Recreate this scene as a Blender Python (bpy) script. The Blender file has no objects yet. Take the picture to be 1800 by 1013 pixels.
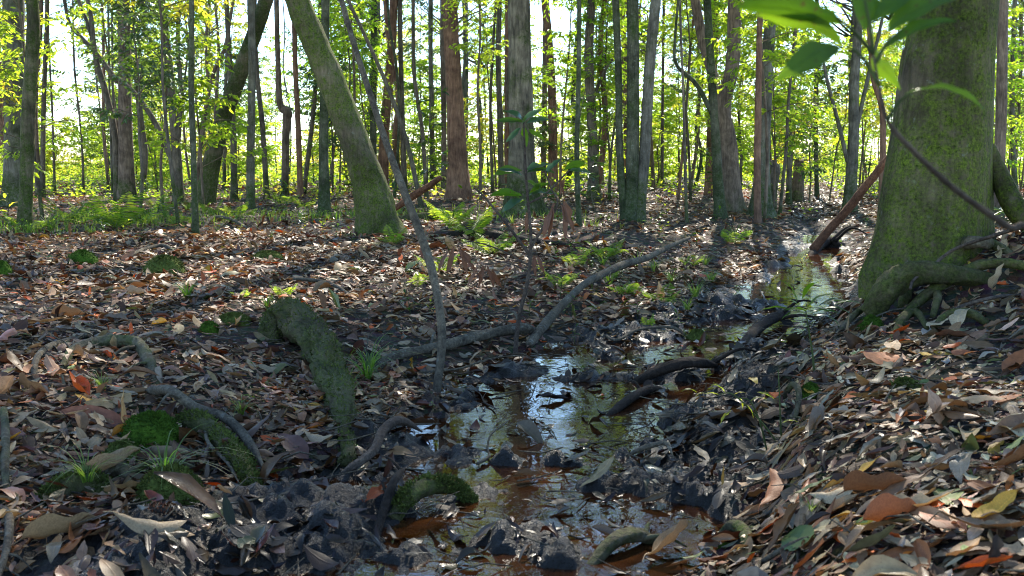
import bpy, math, random
import numpy as np
from mathutils import Vector, Matrix

R = math.radians
rng = np.random.default_rng(7)
random.seed(7)
SC = bpy.context.scene
COL = SC.collection

# ------------------------------------------------------------------ camera model
CAMH = 1.15
FPX = 1750.0
HOR = 280.0
PITCH = math.atan((506.5 - HOR) / FPX)
CAM = np.array([0.0, 0.0, CAMH])


def ray(px, py):
    dx, dy = (px - 900.0) / FPX, -(py - 506.5) / FPX
    c, s = math.cos(PITCH), math.sin(PITCH)
    return np.array([dx, c + dy * s, -s + dy * c])


def at(px, py, Y):
    d = ray(px, py)
    return CAM + d * (Y / d[1])


def proj(p):
    x, y, z = p[0], p[1], p[2] - CAMH
    c, s = math.cos(PITCH), math.sin(PITCH)
    dz = y * c - z * s
    return 900 + FPX * x / dz, 506.5 - FPX * (y * s + z * c) / dz


# ------------------------------------------------------------------ noise
def _hash(ix, iy, seed):
    h = (ix.astype(np.int64) * 374761393 + iy.astype(np.int64) * 668265263 + seed * 974634777) & 0xFFFFFFFF
    h = ((h ^ (h >> 13)) * 1274126177) & 0xFFFFFFFF
    return ((h ^ (h >> 16)) & 0xFFFF) / 65535.0


def vnoise(x, y, seed=0):
    x = np.asarray(x, float); y = np.asarray(y, float)
    ix, iy = np.floor(x), np.floor(y)
    fx, fy = x - ix, y - iy
    u = fx * fx * fx * (fx * (fx * 6 - 15) + 10); v = fy * fy * fy * (fy * (fy * 6 - 15) + 10)
    a, b = _hash(ix, iy, seed), _hash(ix + 1, iy, seed)
    c, d = _hash(ix, iy + 1, seed), _hash(ix + 1, iy + 1, seed)
    return (a * (1 - u) + b * u) * (1 - v) + (c * (1 - u) + d * u) * v


def fbm(x, y, seed=0, oct=4, gain=.5):
    s, amp, tot = 0, 1.0, 0
    for i in range(oct):
        s = s + amp * (vnoise(x * 2 ** i + 17.3 * i, y * 2 ** i - 9.1 * i, seed + i) - .5)
        tot += amp; amp *= gain
    return s / tot


def sm(a, b, x):
    t = np.clip((x - a) / (b - a), 0, 1)
    return t * t * (3 - 2 * t)


# ------------------------------------------------------------------ terrain
_ch = []
for px, py in ((640, 1100), (690, 1000), (800, 935), (900, 880), (985, 800), (1030, 730), (1130, 668), (1280, 605), (1370, 560), (1400, 505), (1425, 455), (1445, 425)):
    d = ray(px, py); t = -CAMH / d[2]
    _ch.append((d * t)[:2])
_ch = [np.array([-1.2, -4.0])] + _ch + [np.array([5.6, 19.0]), np.array([9.0, 30.0])]
CH = np.array(_ch)
BARS = []
for x0_, y0_, x1_, y1_, hw_, hh_ in ((600, 800, 925, 815, .18, .075), (1120, 860, 1240, 790, .22, .10), (640, 905, 830, 872, .12, .07), (930, 775, 1030, 768, .06, .05), (1010, 668, 1190, 668, .17, .10), (1215, 655, 1330, 622, .16, .10),
                                     (330, 985, 560, 905, .34, .09), (560, 985, 640, 960, .10, .06), (900, 960, 1050, 930, .10, .07), (1300, 560, 1330, 540, .3, .09), (1330, 690, 1400, 640, .2, .08), (1180, 740, 1300, 700, .12, .05), (740, 975, 860, 955, .09, .04), (1000, 885, 1075, 860, .09, .04), (860, 905, 910, 930, .07, .035), (960, 985, 1010, 1000, .09, .035), (880, 735, 960, 728, .08, .05)):
    q_ = []
    for a_, b_ in ((x0_, y0_), (x1_, y1_)):
        d_ = ray(a_, b_); q_.append((d_ * (-CAMH / d_[2]))[:2])
    BARS.append((q_[0], q_[1], hw_, hh_))
TREE_XY = at(1637, 470, 5.75)[:2]


def chan(x, y):
    """distance to the creek's centre line, signed: positive on the big tree's bank"""
    x = np.asarray(x, float); y = np.asarray(y, float)
    best = np.full(x.shape, 1e9); sg = np.zeros(x.shape)
    for a, b in zip(CH[:-1], CH[1:]):
        d = b - a; L2 = d @ d
        t = np.clip(((x - a[0]) * d[0] + (y - a[1]) * d[1]) / L2, 0, 1)
        qx, qy = x - (a[0] + t * d[0]), y - (a[1] + t * d[1])
        r = np.hypot(qx, qy)
        cr = qx * d[1] - qy * d[0]
        m = r < best
        best = np.where(m, r, best); sg = np.where(m, np.where(cr > 0, 1.0, -1.0), sg)
    return best * sg


def h_mid(x, y, s=None):
    x = np.asarray(x, float); y = np.asarray(y, float)
    if s is None: s = chan(x, y)
    wob = fbm(x * 1.6, y * 1.6, 3, 3) * .5
    wid = np.interp(y, [2.2, 3.3, 4.6, 5.6, 9, 13, 19], [.56, .48, .37, .32, .24, .09, .0])
    d = np.abs(s) + wob
    l = -.045 + .085 * sm(wid - .1, wid + .22, d) + .09 * sm(wid + .35, wid + 1.6, d) + .13 * sm(1.3, 5, d)
    far = sm(8.5, 14, y)
    rr = -.045 + .225 * sm(wid - .08, wid + .55, d) + .20 * np.clip(d - .75, 0, 1.7)
    r = rr * (1 - far) + (l + .06 * sm(.5, 3, d)) * far
    z = np.where(s > 0, r, l)
    dt = np.hypot(x - TREE_XY[0] - .15, y - TREE_XY[1] - .1)
    z = z + .15 * np.exp(-(dt / .8) ** 2) * sm(.3, .9, s)
    for a, b, hw, hh in BARS:
        e = b - a; t = np.clip(((x - a[0]) * e[0] + (y - a[1]) * e[1]) / (e @ e), 0, 1)
        z = z + hh * np.exp(-((x - a[0] - t * e[0]) ** 2 + (y - a[1] - t * e[1]) ** 2) / hw ** 2)
    z = z + .27 * np.exp(-((x - TREE_XY[0] - .62) / .72) ** 2 - ((y - TREE_XY[1] + .22) / .7) ** 2)
    land = sm(wid + .05, wid + .7, d)
    z = z + land * (fbm(x * .55, y * .55, 11, 3) * .12 + fbm(x * 2.3, y * 2.3, 21, 2) * .05)
    z = z - .022 * np.clip(y - 60, 0, 90)
    return z


def h_fine(x, y, s=None):
    if s is None: s = chan(x, y)
    z = h_mid(x, y, s)
    d = np.abs(s) * (1 + 1.3 * sm(7.5, 11, y))
    mudw = (1 - sm(.55, 1.25, d + fbm(x * 2, y * 2, 33, 2) * .4)) * (1 - sm(14, 22, y))
    lump = np.abs(fbm(x * 5.5, y * 5.5, 41, 5, .62)) * 2
    z = z + mudw * (.115 * lump - .040 + .14 * fbm(x * 3, y * 3, 55, 2) + .022 * fbm(x * 24, y * 24, 57, 3, .7))
    z = z + (1 - mudw) * fbm(x * 9, y * 9, 61, 2) * .018
    return z


def hz(x, y):
    return float(h_mid(np.array([x]), np.array([y]))[0])


def hf(x, y):
    return float(h_fine(np.array([x]), np.array([y]))[0])


_T = np.geomspace(1.2, 90, 420)


def gp(px, py, lift=0.0):
    """the point of the ground seen at a place in the photograph"""
    d = ray(px, py)
    P = CAM[None] + d[None] * _T[:, None]
    g = P[:, 2] - np.maximum(h_mid(P[:, 0], P[:, 1]), -.01)
    i = int(np.argmax(g < 0)) if (g < 0).any() else len(_T) - 1
    i = max(i, 1)
    a, b = g[i - 1], g[i]
    t = a / (a - b + 1e-9) if b < 0 else 1
    p = P[i - 1] * (1 - t) + P[i] * t
    return p + np.array([0, 0, lift])


ROOTS = [
    ([(1575, 572, 14), (1620, 545, 17), (1672, 516, 17), (1732, 490, 16), (1800, 494, 15), (1860, 505, 12)], [0, .03, .05, .05, .05, .02], 'rootmoss', .25),
    ([(1468, 602, 9), (1495, 574, 10), (1540, 541, 10), (1580, 517, 10), (1606, 510, 9)], [0, .02, .03, .04, .04], 'root', .25),
    ([(1566, 600, 9), (1590, 572, 15), (1612, 566, 12), (1630, 580, 8)], [0, .02, .02, 0], 'rootmoss', .3),
    ([(1585, 545, 16), (1592, 528, 20), (1596, 515, 18)], [0, .02, .03], 'rootmoss', .3),
    ([(1640, 560, 9), (1648, 540, 13), (1640, 525, 10)], [0, .03, .03], 'rootmoss', .2),
    ([(1632, 592, 8), (1660, 572, 13), (1700, 566, 16), (1735, 570, 10)], [0, .02, .02, 0], 'rootmoss', .35),
    ([(1630, 458, 16), (1690, 448, 20), (1745, 446, 16), (1780, 450, 10)], [.02, .03, .02, 0], 'root', .3),
]
ROOT1 = [(1530, 552, 40, 5.22), (1552, 518, 48, 5.2), (1580, 492, 50, 5.18), (1615, 479, 44, 5.16), (1665, 482, 38, 5.15), (1720, 490, 30, 5.15), (1765, 500, 20, 5.2)]
ROOTXY = []
for pix, lf, mt, em in ROOTS:
    for (a_, b_, w_), (c_, d_, e_) in zip(pix[:-1], pix[1:]):
        for t_ in (0, .25, .5, .75, 1):
            q_ = gp(a_ + (c_ - a_) * t_, b_ + (d_ - b_) * t_); ROOTXY.append((q_[0], q_[1], .075))
for a_, b_, w_, d_ in ROOT1:
    q_ = at(a_, b_, d_); ROOTXY.append((q_[0], q_[1] - .08, .16))

# ------------------------------------------------------------------ mesh helpers
def mk_mesh(name, V, F, mats=(), attrs=None, uv=None, smooth=True, midx=None):
    V = np.asarray(V, np.float32); F = np.asarray(F, np.int32)
    me = bpy.data.meshes.new(name)
    n, k = F.shape
    me.vertices.add(len(V)); me.vertices.foreach_set('co', V.ravel())
    me.loops.add(n * k); me.loops.foreach_set('vertex_index', F.ravel())
    me.polygons.add(n)
    me.polygons.foreach_set('loop_start', np.arange(0, n * k, k, dtype=np.int32))
    me.polygons.foreach_set('loop_total', np.full(n, k, np.int32))
    me.polygons.foreach_set('use_smooth', np.full(n, smooth))
    if midx is not None: me.polygons.foreach_set('material_index', np.asarray(midx, np.int32))
    for m in mats: me.materials.append(m)
    for an, arr in (attrs or {}).items():
        arr = np.asarray(arr, np.float32)
        if arr.ndim == 1:
            me.attributes.new(an, 'FLOAT', 'POINT').data.foreach_set('value', arr)
        else:
            me.attributes.new(an, 'FLOAT_COLOR', 'POINT').data.foreach_set('color', arr.ravel())
    if uv is not None:
        u = me.uv_layers.new(name='UVMap')
        u.data.foreach_set('uv', np.asarray(uv, np.float32)[F.ravel()].ravel())
    me.update(calc_edges=True)
    me.validate()
    return me


def ob(name, me, parent=None, loc=(0, 0, 0), **props):
    o = bpy.data.objects.new(name, me); COL.objects.link(o)
    o.location = loc
    if parent is not None: o.parent = parent
    for k, v in props.items(): o[k] = v
    return o


def thing(name, label, category, loc=(0, 0, 0), group=None, rz=0):
    o = bpy.data.objects.new(name, None); COL.objects.link(o)
    o.empty_display_size = .1
    o.location = loc; o.rotation_euler = (0, 0, rz)
    o['label'] = label; o['category'] = category
    if group: o['group'] = group
    return o


def spline(P, n):
    """Catmull-Rom through the rows of P (any width), n samples per span"""
    P = np.asarray(P, float)
    Q = np.vstack([2 * P[0] - P[1], P, 2 * P[-1] - P[-2]])
    out = []
    for i in range(1, len(Q) - 2):
        t = np.linspace(0, 1, n, endpoint=False)[:, None]
        a, b, c, d = Q[i - 1], Q[i], Q[i + 1], Q[i + 2]
        out.append(.5 * ((2 * b) + (c - a) * t + (2 * a - 5 * b + 4 * c - d) * t ** 2 + (3 * b - a - 3 * c + d) * t ** 3))
    out.append(P[-1:])
    return np.vstack(out)


def tube(P, r, seg=10, rough=0.0, lobes=None, cap=True, seed=0, rfreq=6.0):
    """swept tube; P (n,3), r (n,); returns V, F(quads). lobes: (n,) amplitude of root lobes"""
    P = np.asarray(P, float); r = np.asarray(r, float); n = len(P)
    T = np.gradient(P, axis=0); T /= np.linalg.norm(T, axis=1)[:, None] + 1e-12
    ref = np.array([1.0, 0, 0]) if abs(T[0][0]) < .8 else np.array([0, 1.0, 0])
    N = np.zeros_like(P)
    v = ref
    for i in range(n):
        v = v - T[i] * (v @ T[i]); v = v / (np.linalg.norm(v) + 1e-12); N[i] = v
    B = np.cross(T, N)
    th = np.linspace(0, 2 * math.pi, seg, endpoint=False)
    L = np.concatenate([[0], np.cumsum(np.linalg.norm(np.diff(P, axis=0), axis=1))])
    rad = np.repeat(r[:, None], seg, 1)
    if rough:
        cx = np.cos(th)[None] * 1.7 + seed * 3.1; cy = np.sin(th)[None] * 1.7 + L[:, None] * rfreq
        rad = rad * (1 + rough * 2 * fbm(cx + 50, cy, seed, 3) + rough * 1.1 * fbm(cx * 3.5 + 9, np.sin(th)[None] * 6 + L[:, None] * rfreq * 6, seed + 5, 3))
    if lobes is not None:
        ph = seed * 1.3
        lob = .6 * np.cos(3 * th + ph) + .4 * np.cos(5 * th + 2.1 * ph) + .25 * np.cos(8 * th - ph)
        rad = rad * (1 + np.asarray(lobes)[:, None] * lob[None])
    V = P[:, None] + rad[..., None] * (np.cos(th)[None, :, None] * N[:, None] + np.sin(th)[None, :, None] * B[:, None])
    V = V.reshape(-1, 3)
    i = np.arange(n - 1)[:, None] * seg; j = np.arange(seg)[None]; j2 = (j + 1) % seg
    F = np.stack([i + j, i + j2, i + seg + j2, i + seg + j], -1).reshape(-1, 4)
    if cap:
        base = len(V)
        V = np.vstack([V, P[:1] - T[:1] * r[0] * .3, P[-1:] + T[-1:] * r[-1] * .4])
        k = np.arange(seg); k2 = (k + 1) % seg
        c0 = np.stack([k2, k, np.full(seg, base), np.full(seg, base)], -1)
        c1 = np.stack([(n - 1) * seg + k, (n - 1) * seg + k2, np.full(seg, base + 1), np.full(seg, base + 1)], -1)
        # triangles as degenerate quads are avoided: pair up neighbouring triangles instead
        if seg % 2 == 0:
            c0 = np.stack([k2[::2], k[::2], np.full(seg // 2, base), k2[1::2]], -1)[:, [2, 3, 0, 1]]
            c1 = np.stack([(n - 1) * seg + k[::2], (n - 1) * seg + k2[::2], (n - 1) * seg + k2[1::2], np.full(seg // 2, base + 1)], -1)
            c0 = np.stack([k2[1::2], k2[::2], k[::2], np.full(seg // 2, base)], -1)
        F = np.vstack([F, c0, c1])
    return V, F


class Acc:
    """collects vertices and quads of one mesh"""
    def __init__(s): s.V, s.F, s.n, s.A = [], [], 0, []
    def add(s, V, F, a=None):
        s.V.append(np.asarray(V, float)); s.F.append(np.asarray(F) + s.n); s.n += len(V)
        s.A.append(np.full(len(V), .5) if a is None else np.asarray(a, float))
    def mesh(s, name, mats, extra=True):
        return mk_mesh(name, np.vstack(s.V), np.vstack(s.F), mats, {'rnd': np.concatenate(s.A)} if extra else None)


# ------------------------------------------------------------------ materials
class NT:
    def __init__(s, name):
        s.m = bpy.data.materials.new(name); s.m.use_nodes = True
        s.t = s.m.node_tree; s.t.nodes.clear()
        s.out = s.n('ShaderNodeOutputMaterial')
    def n(s, ty, **kw):
        x = s.t.nodes.new(ty)
        for k, v in kw.items(): setattr(x, k, v)
        return x
    def l(s, a, b): s.t.links.new(a, b)
    def set(s, node, **kw):
        for k, v in kw.items():
            sock = node.inputs[k.replace('_', ' ')] if isinstance(k, str) else node.inputs[k]
            if hasattr(v, 'links') or isinstance(v, bpy.types.NodeSocket): s.l(v, sock)
            else: sock.default_value = v
        return node
    def coords(s, scale=(1, 1, 1), kind='Object', loc=(0, 0, 0)):
        tc = s.n('ShaderNodeTexCoord'); mp = s.n('ShaderNodeMapping')
        s.l(tc.outputs[kind], mp.inputs[0]); mp.inputs['Scale'].default_value = scale; mp.inputs['Location'].default_value = loc
        return mp.outputs[0]
    def noise(s, vec, scale, detail=5, rough=.55, dist=0):
        x = s.n('ShaderNodeTexNoise'); s.l(vec, x.inputs['Vector'])
        x.inputs['Scale'].default_value = scale; x.inputs['Detail'].default_value = detail
        x.inputs['Roughness'].default_value = rough; x.inputs['Distortion'].default_value = dist
        return x.outputs[0]
    def ramp(s, f, stops, interp='LINEAR'):
        x = s.n('ShaderNodeValToRGB'); s.l(f, x.inputs[0]); cr = x.color_ramp; cr.interpolation = interp
        while len(cr.elements) < len(stops): cr.elements.new(.5)
        for e, (p, c) in zip(cr.elements, stops):
            e.position = p; e.color = (c, c, c, 1) if not hasattr(c, '__len__') else (*c[:3], 1)
        return x.outputs[0]
    def mix(s, f, a, b, mode='MIX'):
        x = s.n('ShaderNodeMix'); x.data_type = 'RGBA'; x.blend_type = mode
        for i, v in ((0, f), (6, a), (7, b)):
            if isinstance(v, bpy.types.NodeSocket): s.l(v, x.inputs[i])
            elif i == 0: x.inputs[i].default_value = v
            else: x.inputs[i].default_value = (*v[:3], 1)
        return x.outputs[2]
    def math(s, op, a, b=0.0, clamp=False):
        x = s.n('ShaderNodeMath'); x.operation = op; x.use_clamp = clamp
        for i, v in ((0, a), (1, b)):
            if isinstance(v, bpy.types.NodeSocket): s.l(v, x.inputs[i])
            else: x.inputs[i].default_value = v
        return x.outputs[0]
    def bump(s, h, strength=.6, dist=.01, normal=None):
        x = s.n('ShaderNodeBump'); s.l(h, x.inputs['Height'])
        x.inputs['Strength'].default_value = strength; x.inputs['Distance'].default_value = dist
        if normal is not None: s.l(normal, x.inputs['Normal'])
        return x.outputs[0]
    def pbsdf(s, col, rough=.8, normal=None, spec=.3):
        x = s.n('ShaderNodeBsdfPrincipled')
        for nm, v in (('Base Color', col), ('Roughness', rough), ('Specular IOR Level', spec)):
            if isinstance(v, bpy.types.NodeSocket): s.l(v, x.inputs[nm])
            elif nm == 'Base Color': x.inputs[nm].default_value = (*v[:3], 1)
            else: x.inputs[nm].default_value = v
        if normal is not None: s.l(normal, x.inputs['Normal'])
        return x.outputs[0]
    def done(s, sh):
        s.l(sh, s.out.inputs['Surface']); return s.m


def bark(name, dark, light, moss=0.0, scale=1.0, ridged=.5, spots=0.0, basemoss=.3, mossdark=(.018, .03, .006), mosslight=(.065, .10, .014), vert=.16):
    m = NT(name)
    oi = m.n('ShaderNodeObjectInfo')
    tc = m.n('ShaderNodeTexCoord')
    off = m.n('ShaderNodeVectorMath'); off.operation = 'ADD'
    sc3 = m.n('ShaderNodeVectorMath'); sc3.operation = 'SCALE'
    cx = m.n('ShaderNodeCombineXYZ'); m.l(oi.outputs['Random'], cx.inputs[0]); m.l(oi.outputs['Random'], cx.inputs[2])
    m.l(cx.outputs[0], sc3.inputs[0]); sc3.inputs['Scale'].default_value = 37.0
    m.l(tc.outputs['Object'], off.inputs[0]); m.l(sc3.outputs[0], off.inputs[1])
    mp = m.n('ShaderNodeMapping'); m.l(off.outputs[0], mp.inputs[0]); mp.inputs['Scale'].default_value = (1, 1, vert)
    v = mp.outputs[0]; iso = off.outputs[0]
    n1 = m.noise(v, 26 * scale, 8, .65, .4)
    n2 = m.noise(iso, 5 * scale, 5, .6)
    f = m.math('ADD', m.math('MULTIPLY', n1, .65), m.math('MULTIPLY', n2, .35))
    col = m.ramp(f, [(.34, dark), (.5, tuple((a + b) / 2 for a, b in zip(dark, light))), (.64, light)])
    if spots:
        s2 = m.noise(iso, 24, 4, .6)
        col = m.mix(m.ramp(s2, [(.64 - .06 * spots, 0), (.70 - .06 * spots, .55)]), col, (.20, .20, .165))
    mo = m.noise(iso, 2.6, 5, .62)
    sep = m.n('ShaderNodeSeparateXYZ'); m.l(tc.outputs['Object'], sep.inputs[0])
    base = m.n('ShaderNodeMapRange'); m.l(sep.outputs[2], base.inputs[0])
    base.inputs['From Min'].default_value = 0; base.inputs['From Max'].default_value = .9
    base.inputs['To Min'].default_value = basemoss; base.inputs['To Max'].default_value = 0
    mo = m.math('ADD', m.math('MULTIPLY', mo, .8), m.math('MULTIPLY', m.noise(iso, 11, 5, .65), .2))
    mf = m.math('ADD', m.math('ADD', mo, base.outputs[0]), moss)
    mf = m.ramp(mf, [(.50, 0), (.64, 1)])
    fine = m.noise(iso, 60, 6, .7)
    mcol = m.mix(m.ramp(fine, [(.35, 0), (.65, 1)]), mossdark, mosslight)
    fray = m.ramp(m.noise(iso, 19, 9, .78, .3), [(.36, .08), (.58, 1)])
    mf = m.math('MULTIPLY', mf, fray)
    col = m.mix(mf, col, mcol)
    blot = m.noise(iso, 1.7 * scale, 6, .68, .6)
    col = m.mix(m.ramp(blot, [(.36, .75), (.56, 0)]), col, m.mix(1.0, col, (.34, .34, .36), 'MULTIPLY'))
    b = m.bump(n1, .9 * ridged + .1, .02)
    b = m.bump(fine, .9, .012, b)
    return m.done(m.pbsdf(col, .9, b, .12))


def leafmat(name, a, b, ta, tb, mixf=.5, rough=.4, spec=.4, veins=False):
    """living leaf: reflective skin plus transmitted light"""
    m = NT(name)
    at_ = m.n('ShaderNodeAttribute', attribute_name='rnd')
    oi = m.n('ShaderNodeObjectInfo')
    f = m.math('ADD', m.math('MULTIPLY', at_.outputs['Fac'], .6), m.math('MULTIPLY', oi.outputs['Random'], .4))
    f = m.ramp(f, [(.2, 0), (.8, 1)])
    col = m.mix(f, a, b); tcol = m.mix(f, ta, tb)
    nrm = None
    if veins:
        uvn = m.n('ShaderNodeUVMap', uv_map='UVMap'); sep = m.n('ShaderNodeSeparateXYZ'); m.l(uvn.outputs[0], sep.inputs[0])
        va = m.math('ABSOLUTE', m.math('SUBTRACT', sep.outputs[1], .5))
        rib = m.ramp(va, [(.0, 1), (.025, .8), (.05, 0)])
        w = m.math('SINE', m.math('SUBTRACT', m.math('MULTIPLY', sep.outputs[0], 75), m.math('MULTIPLY', va, 55)))
        vv = m.math('MAXIMUM', rib, m.ramp(w, [(.86, 0), (1.0, .5)]))
        blot = m.noise(m.coords(), 2.4, 5, .65)
        spots = m.ramp(m.noise(m.coords(), 9, 3, .5), [(.68, 0), (.72, .8)])
        tcol = m.mix(vv, tcol, m.mix(1.0, tcol, (.55, .6, .4), 'MULTIPLY')); col = m.mix(vv, col, m.mix(1.0, col, (1.6, 1.5, 1.6), 'MULTIPLY'))
        tcol = m.mix(m.ramp(blot, [(.38, .5), (.6, 0)]), tcol, m.mix(1.0, tcol, (.6, .7, .6), 'MULTIPLY'))
        tcol = m.mix(spots, tcol, (.10, .05, .02)); col = m.mix(spots, col, (.06, .03, .015))
        nrm = m.bump(vv, .4, .02)
    p = m.pbsdf(col, rough, nrm, spec)
    t = m.n('ShaderNodeBsdfTranslucent'); m.l(tcol, t.inputs[0])
    mx = m.n('ShaderNodeMixShader'); mx.inputs[0].default_value = mixf
    m.l(p, mx.inputs[1]); m.l(t.outputs[0], mx.inputs[2])
    return m.done(mx.outputs[0])


def littermat(name, from_object):
    """dead leaf: its own colour, midrib and side veins, blotches"""
    m = NT(name)
    if from_object:
        oi = m.n('ShaderNodeObjectInfo'); c, a = oi.outputs['Color'], oi.outputs['Alpha']
    else:
        at_ = m.n('ShaderNodeAttribute', attribute_name='leafcol'); c, a = at_.outputs['Color'], at_.outputs['Alpha']
    uvn = m.n('ShaderNodeUVMap', uv_map='UVMap')
    sep = m.n('ShaderNodeSeparateXYZ'); m.l(uvn.outputs[0], sep.inputs[0])
    va = m.math('ABSOLUTE', m.math('SUBTRACT', sep.outputs[1], .5))
    rib = m.ramp(va, [(.0, 1), (.035, .8), (.07, 0)])
    w = m.math('SINE', m.math('SUBTRACT', m.math('MULTIPLY', sep.outputs[0], 62), m.math('MULTIPLY', va, 46)))
    vein = m.ramp(w, [(.82, 0), (1.0, .35)])
    tex = m.coords((1, 1, 1), 'Object')
    blo = m.noise(tex, 38, 4, .6)
    spk = m.noise(tex, 170, 3, .6)
    col = m.mix(m.ramp(blo, [(.35, .55), (.62, 0)]), c, m.mix(1.0, c, (.45, .40, .36), 'MULTIPLY'))
    col = m.mix(m.ramp(spk, [(.60, 0), (.72, .6)]), col, (.035, .026, .02))
    col = m.mix(m.math('MULTIPLY', rib, .55), col, m.mix(1.0, col, (1.5, 1.4, 1.25), 'MULTIPLY'))
    col = m.mix(m.math('MULTIPLY', vein, .5), col, m.mix(1.0, col, (.6, .58, .55), 'MULTIPLY'))
    hb = m.math('ADD', m.math('MULTIPLY', rib, 1.0), m.math('MULTIPLY', vein, .5))
    b = m.bump(hb, .35, .002)
    b = m.bump(blo, .25, .004, b)
    p = m.pbsdf(col, a, b, .27)
    t = m.n('ShaderNodeBsdfTranslucent'); m.l(m.mix(1.0, col, (1.3, .95, .6), 'MULTIPLY'), t.inputs[0])
    mx = m.n('ShaderNodeMixShader'); mx.inputs[0].default_value = .16
    m.l(p, mx.inputs[1]); m.l(t.outputs[0], mx.inputs[2])
    return m.done(mx.outputs[0])


def ground_mat():
    m = NT('forest_floor')
    tex = m.coords((1, 1, 1), 'Object')
    mud = m.n('ShaderNodeAttribute', attribute_name='mud').outputs['Fac']
    fld = m.n('ShaderNodeAttribute', attribute_name='field').outputs['Fac']
    n1 = m.noise(tex, 9, 8, .65); n2 = m.noise(tex, 70, 6, .7); n3 = m.noise(tex, 1.2, 3, .5)
    vo = m.n('ShaderNodeTexVoronoi'); m.l(tex, vo.inputs['Vector']); vo.inputs['Scale'].default_value = 22
    humus = m.ramp(n2, [(.3, (.012, .008, .006)), (.5, (.045, .030, .020)), (.68, (.105, .075, .05))])
    chips = m.mix(.35, humus, m.mix(1.0, vo.outputs['Color'], (.12, .085, .06), 'MULTIPLY'))
    moss = m.ramp(n3, [(.56, 0), (.68, .5)])
    land = m.mix(m.math('MULTIPLY', moss, m.ramp(n1, [(.45, 0), (.6, 1)])), chips, (.03, .045, .010))
    wet = m.ramp(n1, [(.3, (.004, .0035, .003)), (.55, (.011, .009, .007)), (.75, (.026, .019, .013))])
    col = m.mix(mud, land, wet)
    field = m.ramp(m.noise(tex, .25, 4, .6), [(.35, (.10, .13, .05)), (.6, (.24, .23, .15))])
    col = m.mix(fld, col, field)
    mudn = m.math('MULTIPLY', mud, m.ramp(n1, [(.35, 1), (.65, .4)]))
    rough = m.math('SUBTRACT', .9, m.math('MULTIPLY', mudn, .62))
    b = m.bump(n1, .8, .04); b = m.bump(n2, 1.0, .022, b)
    spec = m.math('ADD', .12, m.math('MULTIPLY', mud, .22))
    return m.done(m.pbsdf(col, rough, b, spec))


def water_mat():
    m = NT('creek_water')
    tex = m.coords((1, 1, 1), 'Object')
    n1 = m.noise(tex, 6.5, 3, .5, .6); n2 = m.noise(tex, 26, 3, .55, .8)
    calm = m.ramp(m.noise(tex, 1.5, 2, .5), [(.38, .12), (.60, 1)])
    h = m.math('ADD', n1, m.math('MULTIPLY', n2, .35))
    h = m.math('MULTIPLY', h, calm)
    b = m.bump(h, .30, .010)
    fr = m.n('ShaderNodeFresnel'); fr.inputs[0].default_value = 1.36; m.l(b, fr.inputs['Normal'])
    gl = m.n('ShaderNodeBsdfGlossy'); gl.inputs['Roughness'].default_value = .015; m.l(b, gl.inputs['Normal'])
    gl.inputs[0].default_value = (1, 1, 1, 1)
    silt = m.n('ShaderNodeBsdfDiffuse')
    m.l(m.ramp(m.noise(tex, 4, 5, .6), [(.35, (.022, .009, .004)), (.65, (.085, .030, .009))]), silt.inputs[0])
    tr = m.n('ShaderNodeBsdfTransparent'); tr.inputs[0].default_value = (.50, .27, .12, 1)
    body = m.n('ShaderNodeMixShader'); body.inputs[0].default_value = .45
    m.l(tr.outputs[0], body.inputs[1]); m.l(silt.outputs[0], body.inputs[2])
    mx = m.n('ShaderNodeMixShader'); m.l(fr.outputs[0], mx.inputs[0])
    m.l(body.outputs[0], mx.inputs[1]); m.l(gl.outputs[0], mx.inputs[2])
    return m.done(mx.outputs[0])


def moss_mat(name, d, l):
    m = NT(name); tex = m.coords()
    f = m.noise(tex, 55, 6, .7); g = m.noise(tex, 9, 4, .6)
    col = m.ramp(m.math('ADD', m.math('MULTIPLY', f, .6), m.math('MULTIPLY', g, .4)), [(.36, d), (.62, l)])
    return m.done(m.pbsdf(col, .95, m.bump(f, 1, .012), .1))


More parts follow.
